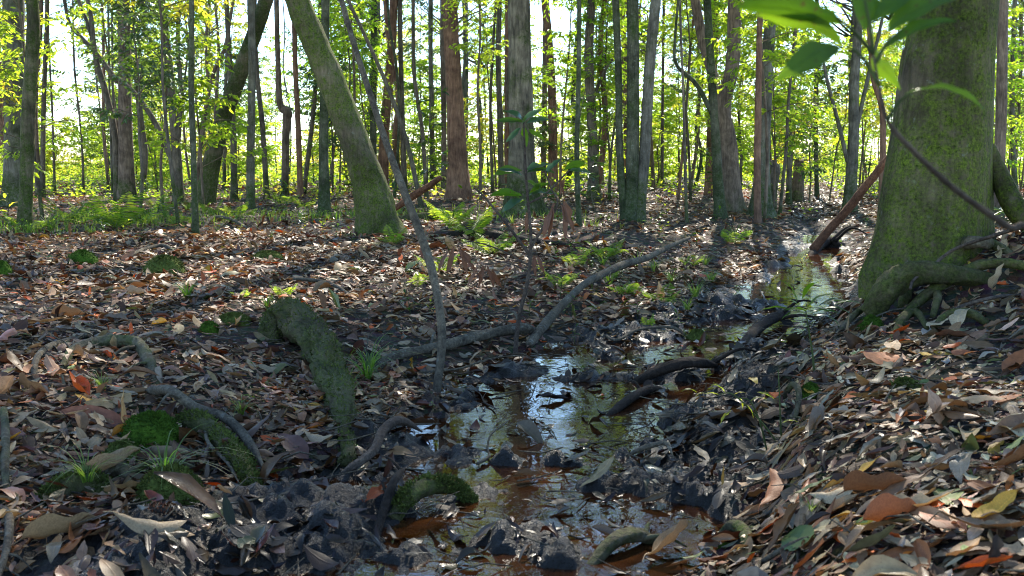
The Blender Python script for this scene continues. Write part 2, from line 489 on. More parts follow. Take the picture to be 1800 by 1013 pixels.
M = dict(
    oak=bark('ridged_oak_bark', (.03, .026, .02), (.27, .23, .155), .0, .72, 1.6, 0, .42),
    brown=bark('brown_bark', (.065, .048, .035), (.26, .195, .14), -.12, 1.2, .8, 0, .25),
    red=bark('reddish_bark', (.09, .048, .032), (.30, .175, .11), -.22, 1.0, .9, 0, .06),
    dark=bark('dark_bark', (.05, .043, .033), (.20, .165, .12), -.06, 1.3, .6, .3, .25),
    pale=bark('pale_lichen_bark', (.06, .055, .042), (.21, .195, .15), .0, 1.0, .5, 1.0, .3),
    mossy=bark('mossy_bark', (.04, .034, .022), (.19, .155, .10), .12, 1.0, .8, .3, .35),
    leaning=bark('leaning_mossy_bark', (.05, .042, .025), (.19, .155, .10), .145, .9, 1.4, .3, .35, (.016, .026, .005), (.11, .155, .018)),
    smooth=bark('green_smooth_bark', (.045, .045, .03), (.14, .14, .09), .085, 1.6, .3, .9, .25, (.018, .03, .01), (.05, .075, .02)),
    big=bark('big_tree_mossy_bark', (.028, .022, .013), (.17, .135, .08), .115, .8, 1.2, .2, .18, (.018, .03, .004), (.13, .175, .018)),
    root=bark('root_bark', (.035, .027, .018), (.19, .155, .10), -.02, 1.4, .6, .2, .1, (.025, .04, .006), (.085, .11, .02), vert=.8),
    rootmoss=bark('mossy_root_bark', (.03, .024, .014), (.16, .125, .07), .045, 1.2, .7, 0, .1, (.022, .03, .006), (.095, .11, .025), vert=.8),
    stick=bark('lichened_stick', (.04, .033, .025), (.17, .14, .095), -.16, 2.4, .5, .5, .0, vert=.8),
    twig=bark('dark_twig', (.03, .022, .017), (.13, .10, .075), -.3, 3, .3, 0, 0, vert=.8),
    wetwood=bark('wet_wood', (.012, .009, .007), (.05, .036, .026), -.25, 1.5, .7, 0, 0, vert=.8),
    redwood=bark('red_rotting_wood', (.05, .022, .013), (.21, .10, .055), -.25, 1.6, .9, 0, 0, vert=.8),
    greenstem=bark('green_stem', (.03, .045, .012), (.09, .12, .04), -.3, 3, .2, 0, 0),
    leaf=leafmat('understory_leaf', (.022, .055, .012), (.05, .09, .018), (.30, .55, .02), (.66, .78, .04), .64),
    leaf_yellow=leafmat('yellowing_leaf', (.06, .08, .015), (.12, .11, .02), (.66, .74, .04), (.80, .64, .05), .62),
    leaf_deep=leafmat('evergreen_leaf', (.016, .040, .014), (.030, .060, .020), (.07, .17, .018), (.18, .28, .03), .38, .30, .5),
    leaf_canopy=leafmat('canopy_leaf', (.022, .050, .012), (.045, .08, .018), (.26, .50, .02), (.55, .68, .04), .62),
    fern=leafmat('fern_leaf', (.04, .10, .015), (.07, .12, .02), (.30, .52, .03), (.55, .60, .05), .58, .5, .25),
    grass=leafmat('grass_blade', (.04, .08, .015), (.08, .12, .03), (.16, .34, .02), (.38, .48, .05), .5, .45, .35),
    sprig=leafmat('broad_leaf', (.030, .075, .014), (.05, .10, .02), (.10, .20, .006), (.17, .28, .010), .55, .5, .2, True),
    dead=leafmat('dead_hanging_leaf', (.10, .045, .025), (.17, .085, .05), (.25, .08, .03), (.30, .13, .06), .25, .55, .3, True),
    litter=littermat('leaf_litter', False), fallen=littermat('fallen_leaf', True),
    ground=ground_mat(), water=water_mat(),
    moss=moss_mat('cushion_moss', (.015, .035, .004), (.07, .13, .012)), mossdry=moss_mat('olive_moss', (.026, .034, .007), (.11, .135, .028)),
)

# ------------------------------------------------------------------ ground sheet
ys = [-14., -10, -7, -5, -3.5, -2.4, -1.6, -1.0, -.5, -.1, .25, .55, .8, 1.0, 1.15]
while ys[-1] < 900: ys.append(ys[-1] + max(.0125, .0047 * ys[-1]))
ys = np.array(ys); nc = 800
tt = np.linspace(-1, 1, nc)
half = 2.6 + .80 * np.abs(ys)
GX = tt[None] * half[:, None]; GY = np.repeat(ys[:, None], nc, 1)
s_ = chan(GX, GY)
GZ = h_fine(GX, GY, s_)
mudA = (1 - sm(.62, 1.15, np.abs(s_) * (1 + 1.3 * sm(7.5, 11, GY)) + fbm(GX * 2.2, GY * 2.2, 77, 3) * .9)) * (1 - sm(13, 20, GY))
fieldA = sm(40, 60, GY + fbm(GX * .2, GY * .2, 5, 2) * 14)
V = np.stack([GX, GY, GZ], -1).reshape(-1, 3)
i = np.arange(len(ys) - 1)[:, None] * nc; j = np.arange(nc - 1)[None]
F = np.stack([i + j, i + j + 1, i + nc + j + 1, i + nc + j], -1).reshape(-1, 4)
ob('ground', mk_mesh('ground', V, F, [M['ground']], {'mud': mudA.ravel(), 'field': fieldA.ravel()}), kind='structure')

wy = np.linspace(1.0, 15, 120); wx = np.linspace(-3.2, 6.5, 80)
WX, WY = np.meshgrid(wx, wy)
V = np.stack([WX, WY, np.full_like(WX, .012)], -1).reshape(-1, 3)
i = np.arange(119)[:, None] * 80; j = np.arange(79)[None]
F = np.stack([i + j, i + j + 1, i + 81 + j, i + 80 + j], -1).reshape(-1, 4)
ob('water', mk_mesh('water', V, F, [M['water']]), kind='structure')

# ------------------------------------------------------------------ leaves
def leaf_batch(pos, yaw, pitch, roll, L, W, curl, bend, nu, nv, grad=None, lobed=None, seed=1):
    N = len(pos); r = np.random.default_rng(seed)
    u = np.linspace(0, 1, nu)[None, :, None]; v = np.linspace(-1, 1, nv)[None, None, :]
    pe = np.exp(r.normal(-.05, .22, N))[:, None, None]; pk = r.uniform(.62, 1.05, N)[:, None, None]
    prof = np.sin(np.pi * np.clip(u, 0, 1) ** pe) ** pk + 0 * v
    prof = np.maximum(prof, .03)
    if nu > 4:  # bites, tears and uneven halves
        for _ in range(2):
            u0 = r.random(N)[:, None, None]; ww = r.uniform(.04, .13, N)[:, None, None]; dp = (r.uniform(.2, .85, N) * (r.random(N) < .38))[:, None, None]; sd_ = np.where(r.random(N) < .5, 1.0, -1.0)[:, None, None]
            prof = prof * (1 - dp * np.exp(-((u - u0) / ww) ** 2) * (v * sd_ > .1))
        prof = prof * (1 + .18 * r.normal(0, 1, N)[:, None, None] * np.sign(v))
    if lobed is not None:
        lob = 1 - .42 * lobed[:, None, None] * (np.sin(np.pi * u * 6.0 + 1.0) > 0.1)
        prof = prof * lob
    L_, W_ = L[:, None, None], W[:, None, None]
    X = (u - .5) * L_ + 0 * v
    Yv = v * prof * W_ * .5
    ph = r.random(N)[:, None, None] * 6.28
    wav = (r.random(N)[:, None, None] - .3) * .10
    z = curl[:, None, None] * (v ** 2) * prof * W_ * .6 + bend[:, None, None] * ((u - .5) ** 2) * L_ * 1.4 \
        + wav * W_ * np.sin(u * 9 + ph + v * .8) * np.abs(v) * prof * 1.2 + (.05 * W_ * np.sin(u * 17 + ph * 3 + v * 3.1) * np.cos(v * 4 + ph) if nu > 5 else 0)
    Yv = Yv * (1 - .35 * np.abs(curl[:, None, None]) * np.abs(v))
    tw = ((r.random(N) - .5) * 1.2)[:, None, None] * (u - .5)
    y2 = Yv * np.cos(tw) - z * np.sin(tw); z2 = Yv * np.sin(tw) + z * np.cos(tw)
    P = np.stack([X, y2, z2], -1).reshape(N, -1, 3)
    cr, sr = np.cos(roll)[:, None], np.sin(roll)[:, None]
    y, z = P[..., 1] * cr - P[..., 2] * sr, P[..., 1] * sr + P[..., 2] * cr
    cp, sp = np.cos(pitch)[:, None], np.sin(pitch)[:, None]
    x, z = P[..., 0] * cp + z * sp, -P[..., 0] * sp + z * cp
    cy, sy = np.cos(yaw)[:, None], np.sin(yaw)[:, None]
    x, y = x * cy - y * sy, x * sy + y * cy
    if grad is not None: z = z + grad[0][:, None] * x + grad[1][:, None] * y
    Q = np.stack([x, y, z], -1)
    if grad is not None:  # keep the lowest point near the ground
        Q[..., 2] -= (Q[..., 2].min(1) * .62)[:, None]
    Q = Q + pos[:, None]
    a = (np.arange(nu - 1)[:, None] * nv + np.arange(nv - 1)[None]).ravel()
    f = np.stack([a, a + nv, a + nv + 1, a + 1], -1)
    F = (np.arange(N)[:, None, None] * (nu * nv) + f[None]).reshape(-1, 4)
    uv = np.stack([np.repeat(u[0], nv, 1), np.repeat((v[0] + 1) / 2, nu, 0)], -1).reshape(-1, 2)
    return Q.reshape(-1, 3), F, np.tile(uv, (N, 1)), nu * nv


PAL = [  # colour, weight, word
    ((.25, .175, .095), 22, 'tan'), ((.18, .105, .052), 24, 'brown'), ((.07, .038, .020), 21, 'dark brown'), ((.19, .158, .115), 13, 'grey'),
    ((.35, .27, .165), 6, 'pale buff'), ((.20, .075, .028), 9, 'russet'), ((.46, .09, .014), 2.0, 'orange red'), ((.40, .22, .03), 1.4, 'ochre yellow'),
    ((.13, .16, .05), 2.6, 'olive green'), ((.12, .055, .038), 6, 'dull red brown')]
PC = np.array([p[0] for p in PAL]); PW = np.array([p[1] for p in PAL], float); PW /= PW.sum()


def grad_of(x, y):
    e = .04
    return (h_mid(x + e, y) - h_mid(x - e, y)) / (2 * e), (h_mid(x, y + e) - h_mid(x, y - e)) / (2 * e)


def scatter(n, y0, y1, pw=1.0):
    """positions on the forest floor inside a wide wedge ahead of the camera"""
    y = y0 + (y1 - y0) * rng.random(n) ** pw
    # area-uniform: accept by width
    w = .64 * y + .9
    keep = rng.random(n) < w / w.max()
    y = y[keep]; w = w[keep]
    x = (rng.random(len(y)) * 2 - 1) * w
    return x, y


def litter_layer(n, y0, y1, Lmed, Lsig, nu, nv, seed, stack, wet=False):
    x, y = scatter(n, y0, y1)
    s = chan(x, y); d = np.abs(s) * (1 + 1.3 * sm(7.5, 11, y))
    mud = 1 - sm(.60, 1.02, d + fbm(x * 2, y * 2, 33, 2) * .4)
    patch = fbm(x * 1.3, y * 1.3, 91, 3)
    z = h_fine(x, y, s)
    sh = np.clip(1 - .93 * mud * (1 - sm(14, 20, y)), 0, 1) * np.clip(1.05 + 2.4 * patch - .12 * (s < 0), .14, 1)
    sh = np.where(z < .014, sh * .25, sh)
    if wet: sh = np.where(z > .016, mud * np.clip(.36 + 2 * patch, .04, .9), .04 * mud)
    rt = np.full(len(x), 9.0)
    for (rx, ry, rw) in ROOTXY: rt = np.minimum(rt, np.hypot(x - rx, y - ry) / rw)
    sh = sh * np.where(rt < 1, .12, 1)
    k = rng.random(len(x)) < sh
    x, y, z, mud, s = x[k], y[k], z[k], mud[k], s[k]
    z = np.maximum(z, .013)
    N = len(x)
    L = np.clip(Lmed * np.exp(rng.normal(0, Lsig, N)), .025, .24)
    W = L * rng.uniform(.28, .52, N)
    yaw = rng.random(N) * 6.283
    pit = rng.normal(0, .17, N); rol = rng.normal(0, .24, N)
    up = rng.random(N) < .045
    pit = np.where(up, rng.normal(.7, .35, N), pit); rol = np.where(up, rng.normal(0, .8, N), rol)
    curl = rng.normal(.1, .36, N); bend = rng.normal(0, .32, N)
    g = grad_of(x, y)
    pos = np.stack([x, y, z + rng.random(N) ** 1.6 * stack * (1 - .8 * mud) + .001], -1)
    lob = (rng.random(N) < .20).astype(float)
    V, F, uv, k = leaf_batch(pos, yaw, pit, rol, L, W, curl, bend, nu, nv, g, lob if nu > 5 else None, seed)
    ci = rng.choice(len(PAL), N, p=PW)
    c = PC[ci] * np.exp(rng.normal(0, .28, (N, 1))) * (1 + rng.normal(0, .06, (N, 3)))
    c = c * (1 - .80 * mud[:, None] * (rng.random((N, 1)) < .85)) * .9 * np.clip(1 + 1.5 * fbm(x * .9 + 40, y * .9, 93, 3) + .9 * fbm(x * 4, y * 4, 95, 2), .3, 1.4)[:, None]
    dry = sm(.75, 1.3, s) * (1 - sm(7, 10, y)); c = c * (1 + .32 * dry)[:, None]; c = c * np.where((s < 0)[:, None], [1.10, .97, .86], [1.0, 1.0, .96])
    a = np.clip(rng.uniform(.38, .70, N) - .2 * mud, .15, 1)
    A = np.repeat(np.concatenate([np.clip(c, .004, .7), a[:, None]], 1), k, 0)
    return V, F, uv, A


def join_litter(name, layers, label):
    n = 0; Vs, Fs, Us, As = [], [], [], []
    for V, F, u, A in layers:
        Vs.append(V); Fs.append(F + n); Us.append(u); As.append(A); n += len(V)
    return ob(name, mk_mesh(name, np.vstack(Vs), np.vstack(Fs), [M['litter']], {'leafcol': np.vstack(As)}, np.vstack(Us)), kind='stuff', label=label, category='leaf litter')


join_litter('leaf_litter', [
    litter_layer(29000, 1.35, 5.2, .066, .42, 9, 5, 1, .035),
    litter_layer(34000, 1.35, 5.2, .030, .4, 4, 3, 2, .03),
    litter_layer(58000, 5.0, 11.5, .074, .38, 6, 3, 3, .035),
    litter_layer(24000, 5.0, 11.5, .04, .3, 3, 3, 5, .02),
    litter_layer(60000, 1.35, 7.5, .055, .45, 6, 3, 8, .015, True),
    litter_layer(80000, 11, 36, .10, .32, 4, 3, 4, .04)],
    'brown and grey dead leaves carpeting the forest floor')

# ------------------------------------------------------------------ landmarks used in the labels of repeats
LM = [(670, 400, 'the leaning moss-covered trunk'), (918, 350, 'the thick ridged oak'), (808, 330, 'the reddish brown trunk'), (1108, 370, 'the triple-stemmed mossy tree'),
      (1353, 340, 'the rotten stump'), (1630, 400, 'the huge mossy tree'), (265, 752, 'the bright green moss cushion'), (545, 640, 'the thick arched root'), (768, 640, 'the foot of the bare curved sapling'),
      (850, 612, 'the long lichened branch'), (1000, 740, 'the brown creek pool'), (900, 880, 'the wide shallow of the creek'), (1380, 600, 'the narrow upper creek'), (205, 375, 'the sunlit fern'),
      (345, 405, 'the straight green sapling'), (180, 630, 'the looped root'), (285, 850, 'the long-bladed grass tuft'), (1425, 590, 'the broadleaf seedling by the creek'), (1300, 720, 'the pale green creeping plant'),
      (145, 452, 'the small moss mound'), (290, 465, 'the mossy root hump'), (905, 500, 'the sapling with hanging dead leaves'), (1485, 370, 'the leaning red-brown branch'), (1560, 525, 'the mossy creekside roots'),
      (225, 330, 'the straight dark trunk'), (400, 260, 'the slanting mossy trunk'), (1290, 300, 'the forked brown tree'), (1345, 200, 'the pale flared trunk'), (1500, 270, 'the pale forked tree'), (1757, 200, 'the slim brown trunk past the huge tree'),
      (40, 250, 'the mossy trunk before the grey one'), (310, 250, 'the twin-stemmed dark tree'), (500, 220, 'the kinked trunk'), (570, 250, 'the dark upright trunk'), (443, 250, 'the vine-hung tan trunk'), (1040, 200, 'the dark trunk with leafy sprays'),
      (680, 180, 'the brown trunk in the gap'), (965, 150, 'the crooked brown trunk'), (870, 680, 'the black mud bank'), (1230, 820, 'the wet mud below the creeping plant'), (1560, 700, 'the litter slope under the mossy roots'), (1620, 900, 'the driest heap of the near bank'),
      (430, 680, 'the shaded hollow behind the arched root'), (130, 920, 'the long curled leaf on black mud'), (700, 860, 'the sticks crossing the creek'), (100, 540, 'the grey leaf heap'), (480, 500, 'the sunny leaf patch'), (1180, 520, 'the ferny creek bank'), (1400, 780, 'the edge of the leafy bank'), (1720, 610, 'the root-crossed slope')]
LMX = np.array([(a, b) for a, b, _ in LM], float)


def near_lm(px, py, ytol=1.6, skip=()):
    d = np.hypot(LMX[:, 0] - px, (LMX[:, 1] - py) * ytol)
    for i in np.argsort(d):
        if LM[i][2] not in skip: break
    dx, dy = px - LM[i][0], py - LM[i][1]
    if d[i] < 22: rel = 'right by'
    elif abs(dy) * ytol > abs(dx): rel = 'in front of' if dy > 0 else 'behind'
    else: rel = 'beside'
    return rel, LM[i][2], d[i]


USED = {}


def uniq(base_fn, px, py, limit=16):
    """a label made from the two nearest landmarks; later duplicates try the second landmark"""
    tried = []
    rel, lm, _ = near_lm(px, py)
    rel2, lm2, _ = near_lm(px, py, skip=(lm,))
    for tail in (f'{rel} {lm}', f'{rel2} {lm2}', f'between {lm} and {lm2}'):
        t = base_fn(tail)
        if len(t.split()) <= limit and t not in USED:
            break
        if len(t.split()) <= limit: tried.append(t)
    else:
        t = tried[0] if tried else base_fn(f'{rel} {lm}')
    USED[t] = USED.get(t, 0) + 1
    return t


# ------------------------------------------------------------------ individual fallen leaves (the largest in view)
VAR = []
FORMS = ['flat', 'curled', 'arched', 'folded', 'twisted']
for k in range(30):
    fm = FORMS[k % 5]
    L = np.array([1.0]); W = np.array([random.uniform(.34, .54)])
    curl = {'flat': .1, 'curled': .8, 'arched': .2, 'folded': .6, 'twisted': .3}[fm] * random.choice((1, 1, -1))
    bend = {'flat': .1, 'curled': .2, 'arched': -.55, 'folded': .2, 'twisted': .4}[fm] * random.uniform(.7, 1.3)
    V, F, uv, _ = leaf_batch(np.zeros((1, 3)), np.zeros(1), np.zeros(1), np.zeros(1), L, W, np.array([curl]), np.array([bend]), 15, 7, None, np.array([1.0 if k in (7, 18, 25) else 0.0]), 100 + k)
    sv, sf = tube(spline([(-.62, random.uniform(-.05, .05), .03), (-.5, 0, V[:7, 2].mean()), (-.42, 0, V[7:14, 2].mean() + .002)], 3), np.array([.008] * 7), 4)
    F = np.vstack([F, sf + len(V)]); uv = np.vstack([uv, np.full((len(sv), 2), .5)]); V = np.vstack([V, sv])
    VAR.append((fm, mk_mesh('fallen_leaf', V, F, [M['fallen']], None, uv)))


def fallen_leaf(p, L, yaw, pit, rol, ci, var=None, label=None, dark=1.0, lift=.012):
    fm, me = VAR[random.randrange(30) if var is None else var]
    o = ob('fallen_leaf', me)
    c = PC[ci] * math.exp(random.gauss(0, .2)) * dark
    o.color = (*[min(float(v), .7) for v in c], random.uniform(.36, .62))
    gx, gy = grad_of(np.array([p[0]]), np.array([p[1]]))
    nrm = Vector((-float(gx[0]), -float(gy[0]), 1)).normalized()
    q = Vector((0, 0, 1)).rotation_difference(nrm).to_matrix() @ (Matrix.Rotation(yaw, 3, 'Z') @ Matrix.Rotation(pit, 3, 'Y') @ Matrix.Rotation(rol, 3, 'X'))
    o.rotation_euler = q.to_euler()
    zmin = min((q @ v.co).z for v in list(me.vertices)[::3]) * L
    o.scale = (L, L, L)
    o.location = (p[0], p[1], p[2] - zmin * .75 + lift)
    px, py = proj(o.location)
    col = PAL[ci][2]
    wet = 'wet ' if dark < .6 else ''
    o['label'] = label or uniq(lambda t: f'{wet}{col} {fm} dead leaf {t}', px, py)
    o['category'] = 'leaf'; o['group'] = 'large fallen leaves on the forest floor'
    return o


# hand-placed leaves that the photograph shows plainly: px, py, length px, image angle, colour, variant, label
HAND = [
    (1175, 985, 105, 25, 0, 6, 'big pale crumpled leaf at the lower edge below the creek mud'), (1520, 982, 190, 8, 1, 2, 'huge smooth brown leaf lying in front of all other leaves'),
    (1270, 898, 42, 75, 7, 0, 'small yellow lobed leaf standing beside the creek mud'), (1480, 790, 62, -12, 3, 0, 'grey flat oval leaf among small fragments on the near bank'),
    (1660, 745, 150, 14, 1, 2, 'long brown leaf arching over the litter of the near bank'), (1640, 700, 75, 10, 1, 5, 'broad brown oval leaf below the mossy stick'),
    (1730, 690, 45, -10, 8, 0, 'grey-green round leaf on the slope under the mossy roots'), (1400, 590, 30, 40, 0, 0, None), (1650, 580, 60, 25, 4, 0, 'pale pointed leaf propped against the crossing roots'),
    (1685, 585, 62, 30, 4, 2, 'pale cream leaf paired with another under the roots'), (1755, 520, 55, 70, 4, 1, 'cream leaf standing upright above the long root'), (1730, 415, 40, 12, 5, 0, 'russet leaf lying against the trunk of the huge tree'),
    (1785, 400, 60, 20, 0, 2, 'tan leaf high beside the trunk flare'), (1470, 905, 90, -25, 4, 3, 'pale folded leaf with a bright curled edge on the near bank'), (1430, 890, 70, -8, 8, 0, 'pale green blade-shaped leaf on dead leaves'),
    (1540, 900, 95, -20, 2, 1, 'dark brown rolled leaf on the near bank'), (1735, 900, 85, 35, 3, 0, 'large grey pointed leaf tilted up on the near bank'), (1690, 850, 80, 30, 3, 2, 'blue-grey shiny leaf with a bent tip'),
    (1640, 900, 50, 10, 8, 0, 'pale green oval leaf beside the blue-grey one'), (1570, 935, 110, 8, 5, 1, 'russet curled leaf with a torn edge on the near bank'), (1740, 960, 150, -15, 1, 4, 'broad brown twisted leaf near the lower corner'),
    (1350, 880, 80, 40, 5, 3, 'deep russet folded leaf above the yellow lobed leaf'), (1600, 660, 70, 8, 0, 0, None), (1440, 760, 66, 30, 3, 1, 'narrow silvery leaf lying on the edge of the bank'), (1235, 800, 40, -60, 0, 0, 'tan oval leaf stuck in mud beside the creek pool'),
    (830, 650, 46, 75, 0, 2, 'tan pointed leaf standing below the lichened branch'), (745, 742, 46, 10, 2, 1, 'dark leaf draped over a mud hump beside the creek'), (680, 740, 36, 80, 5, 0, 'small ochre brown leaf upright at the mud edge'), (700, 738, 30, 70, 0, 0, 'small tan oval leaf beside the ochre one'),
    (665, 885, 48, 30, 6, 2, 'orange and buff torn leaf beside the dark creek stick'), (770, 940, 60, 75, 2, 0, 'wet brown leaf standing on edge in the creek'), (500, 755, 50, 85, 0, 0, 'tan oval leaf standing beside the foot of the arched root'),
    (560, 780, 62, -18, 0, 3, 'buff pointed leaf folded along its rib near the arched root'), (545, 790, 40, 0, 9, 0, None), (225, 885, 70, 55, 4, 0, 'pale veined oval leaf leaning on the grass tuft'), (195, 845, 90, 25, 4, 1, 'pale grey rolled leaf lying on the mossy bank end'),
    (110, 945, 130, 15, 0, 1, 'long curled tan leaf lying on black mud'), (265, 970, 115, 12, 0, 3, 'long tan leaf arched over the black mud'), (190, 1000, 45, 80, 0, 0, 'tan oval leaf upright at the lower edge'), (430, 1008, 45, -10, 3, 0, 'pale blue-grey leaf floating at the lower edge'),
    (395, 880, 32, -10, 0, 1, 'small tan curled leaf at the creek margin'), (330, 795, 60, 5, 3, 2, 'grey leaf resting on the mossy root tip'), (490, 820, 55, 6, 8, 0, 'fresh green leaf with a pale rib on the mud edge'), (540, 815, 55, -45, 2, 3, None),
    (120, 745, 60, 10, 4, 4, 'pale crumpled leaf behind the moss cushion'), (170, 770, 55, -8, 5, 0, None), (60, 700, 70, -15, 1, 1, None), (20, 716, 60, 6, 3, 0, 'smooth grey-green leaf touching the photo edge'), (145, 700, 62, -30, 6, 1, 'red-brown rolled leaf above the crumpled pale one'),
    (360, 540, 45, 20, 3, 0, None), (245, 565, 40, 10, 6, 0, 'orange red leaf in the shadow beyond the looped root'), (240, 525, 40, -5, 3, 1, 'pale grey crumpled leaf catching light beyond the roots'), (480, 470, 38, 5, 6, 0, 'bright orange leaf glowing in the sunny patch'),
    (120, 565, 60, 8, 1, 1, 'brown arched leaf on the grey leaf heap'), (85, 575, 50, 20, 0, 0, None), (930, 855, 45, 5, 3, 1, 'blue-grey leaf floating on the reflecting water'), (990, 905, 52, 10, 2, 0, None), (1420, 462, 16, 70, 6, 0, 'tiny bright orange leaf in the upper creek'),
    (1280, 600, 50, 8, 5, 0, None), (1230, 620, 45, 60, 5, 1, 'russet leaf standing at the upper pool'), (1490, 600, 45, 70, 0, 0, 'grey-buff oval leaf propped on the mud of the root bank'), (1105, 560, 30, 30, 0, 0, None), (1575, 605, 45, -40, 6, 4, 'crumpled red leaf on the root-crossed slope'),
]
n_leaf = 0
for px, py, lp, ang, ci, var, lab in HAND:
    p = gp(px, py); p[2] = max(hf(p[0], p[1]), .0)
    dist = np.linalg.norm(p - CAM)
    st = 65 <= abs(ang) <= 90
    L = min(lp / FPX * dist * .82, .155)
    a = R(ang)
    yaw = a if not st else random.uniform(-.4, .4)
    if not st: yaw = math.atan2(math.sin(a) * 2.2, math.cos(a))
    dark = .45 if abs(float(chan(p[0:1], p[1:2])[0])) < .5 else 1.0
    fallen_leaf(p, L * (1 if st else (abs(math.cos(a)) + abs(math.sin(a)) * 1.4)), yaw, R(-62) if st else random.gauss(0, .12), R(random.choice((60, -50))) if st and False else random.gauss(-.25, .12), ci, var, lab, dark, .03)
    n_leaf += 1
cand = 0
while n_leaf < 300 and cand < 4000:
    cand += 1
    y = 1.6 + 4.2 * random.random() ** 1.25
    x = random.uniform(-1, 1) * (.53 * y)
    px, py = proj((x, y, hz(x, y)))
    if not (-20 < px < 1820 and 560 < py < 1025): continue
    s = float(chan(np.array([x]), np.array([y]))[0]); z = hf(x, y)
    if z < .005 and random.random() < .8: continue
    mud = abs(s) < .72
    if mud and random.random() < .85: continue
    ci = int(rng.choice(len(PAL), p=PW))
    fallen_leaf((x, y, max(z, .0)), random.uniform(.065, .122), random.random() * 6.28, random.gauss(0, .15), random.gauss(0, .2), ci, dark=.4 if mud else 1.0, lift=.022)
    n_leaf += 1

# ------------------------------------------------------------------ leafy crowns (shared meshes)
def leaves6(pos, d, nrm, L, W, fold=.25):
    """folded 6-point leaves: pos base, d direction, nrm up"""
    N = len(pos)
    d = d / (np.linalg.norm(d, axis=1)[:, None] + 1e-9)
    side = np.cross(nrm, d); side /= np.linalg.norm(side, axis=1)[:, None] + 1e-9
    up = np.cross(d, side)
    L = L[:, None]; W = W[:, None]
    P = np.stack([pos, pos + d * L * .30 + side * W * .46 + up * W * fold * .5, pos + d * L * .68 + side * W * .40 + up * W * fold * .3,
                  pos + d * L - up * L * .10, pos + d * L * .68 - side * W * .40 + up * W * fold * .3, pos + d * L * .30 - side * W * .46 + up * W * fold * .5], 1)
    b = np.arange(N)[:, None] * 6
    F = np.concatenate([b + np.array([[0, 3, 2, 1]]), b + np.array([[0, 5, 4, 3]])], 0)
    return P.reshape(-1, 3), F


def rand_unit(n, r, zs=1.0):
    v = r.normal(size=(n, 3)); v[:, 2] *= zs
    return v / (np.linalg.norm(v, axis=1)[:, None] + 1e-9)


def spray(r, base, tip, n, L, spread, droop=.25, wood=None):
    """leaves set alternately along side twigs of a branch from base to tip, in flat sprays"""
    ax = tip - base; ln = np.linalg.norm(ax)
    sidev = np.cross(ax, [0, 0, 1.0]); sidev = sidev / (np.linalg.norm(sidev) + 1e-9)
    ns = 8; P, D = [], []
    tilt = r.normal(0, .35)
    for q in range(ns):
        t0 = .12 + .8 * (q + r.random()) / ns; sg = 1 if q % 2 else -1
        w = spread * (.35 + math.sin(math.pi * t0) * .9) * r.uniform(.6, 1.2)
        d = ax / ln * r.uniform(.4, .9) + sidev * sg * r.uniform(.6, 1.1) + np.array([0, 0, r.normal(-.12, .25) + tilt * sg * .6])
        if q == ns - 1: d = ax / ln
        d = d / np.linalg.norm(d)
        p0 = base + ax * t0 - np.array([0, 0, droop * t0 ** 2 * ln * .3]); p1 = p0 + d * w
        if wood is not None: wood.add(*tube(np.array([p0, (p0 + p1) / 2, p1]), np.array([.0035, .0028, .0018]), 3, cap=False))
        m_ = max(2, n // ns); u = (np.arange(m_) + r.random(m_)) / m_
        ps = p0 + (p1 - p0) * u[:, None] + r.normal(0, .02, (m_, 3)); ps[:, 2] -= u ** 2 * w * .15
        sd2 = np.cross(d, [0, 0, 1.0]); sd2 = sd2 / (np.linalg.norm(sd2) + 1e-9)
        alt = np.where(np.arange(m_) % 2, 1.0, -1.0)
        P.append(ps); D.append(d[None] * r.uniform(.2, 1.0, (m_, 1)) + sd2[None] * alt[:, None] * r.uniform(.4, 1.1, (m_, 1)) + np.array([0, 0, -1.0]) * r.uniform(0, .9, (m_, 1)))
    P, D = np.concatenate(P), np.concatenate(D); n = len(P)
    nr = np.array([[0, 0, .8]]) + r.normal(0, .65, (n, 3))
    return leaves6(P, D, nr, L * r.uniform(.65, 1.3, n), L * r.uniform(.30, .48, n))


def sapling_mesh(seed, H, nbr, per, L, low=.12, reach=1.1):
    r = np.random.default_rng(seed)
    lean = r.normal(0, .05, 2)
    k = 7
    zz = np.linspace(0, H, k)
    pts = np.stack([np.cumsum(r.normal(0, .035, k)) * H / 4 + lean[0] * zz, np.cumsum(r.normal(0, .035, k)) * H / 4 + lean[1] * zz, zz], -1); pts[0, :2] = 0; pts[0, 2] = -.15
    S = spline(pts, 5); rad = np.interp(S[:, 2], [0, H], [.012 + .0065 * H / 2, .005])
    wood = Acc(); wood.add(*tube(S, rad, 6, .06, seed=seed))
    fol = Acc()
    for b in range(nbr):
        f = low + (1 - low) * (b + r.random()) / nbr
        zb = f * H; bp = np.array([np.interp(zb, S[:, 2], S[:, 0]), np.interp(zb, S[:, 2], S[:, 1]), zb])
        az = b * 2.4 + r.normal(0, .5); el = R(r.uniform(5, 45))
        ln = reach * r.uniform(.5, 1.15) * (1.15 - .55 * f)
        tip = bp + ln * np.array([math.cos(az) * math.cos(el), math.sin(az) * math.cos(el), math.sin(el)])
        mid = (bp + tip) / 2 + np.array([0, 0, .06 * ln])
        B = spline([bp, mid, tip], 3); wood.add(*tube(B, np.linspace(.008, .003, len(B)), 4, cap=False))
        V, F = spray(r, bp + (tip - bp) * .12, tip, per, L, ln * .45, wood=wood)
        fol.add(V, F, np.repeat(r.random(len(V) // 6), 6) * .6 + r.random() * .4)
    return wood, fol


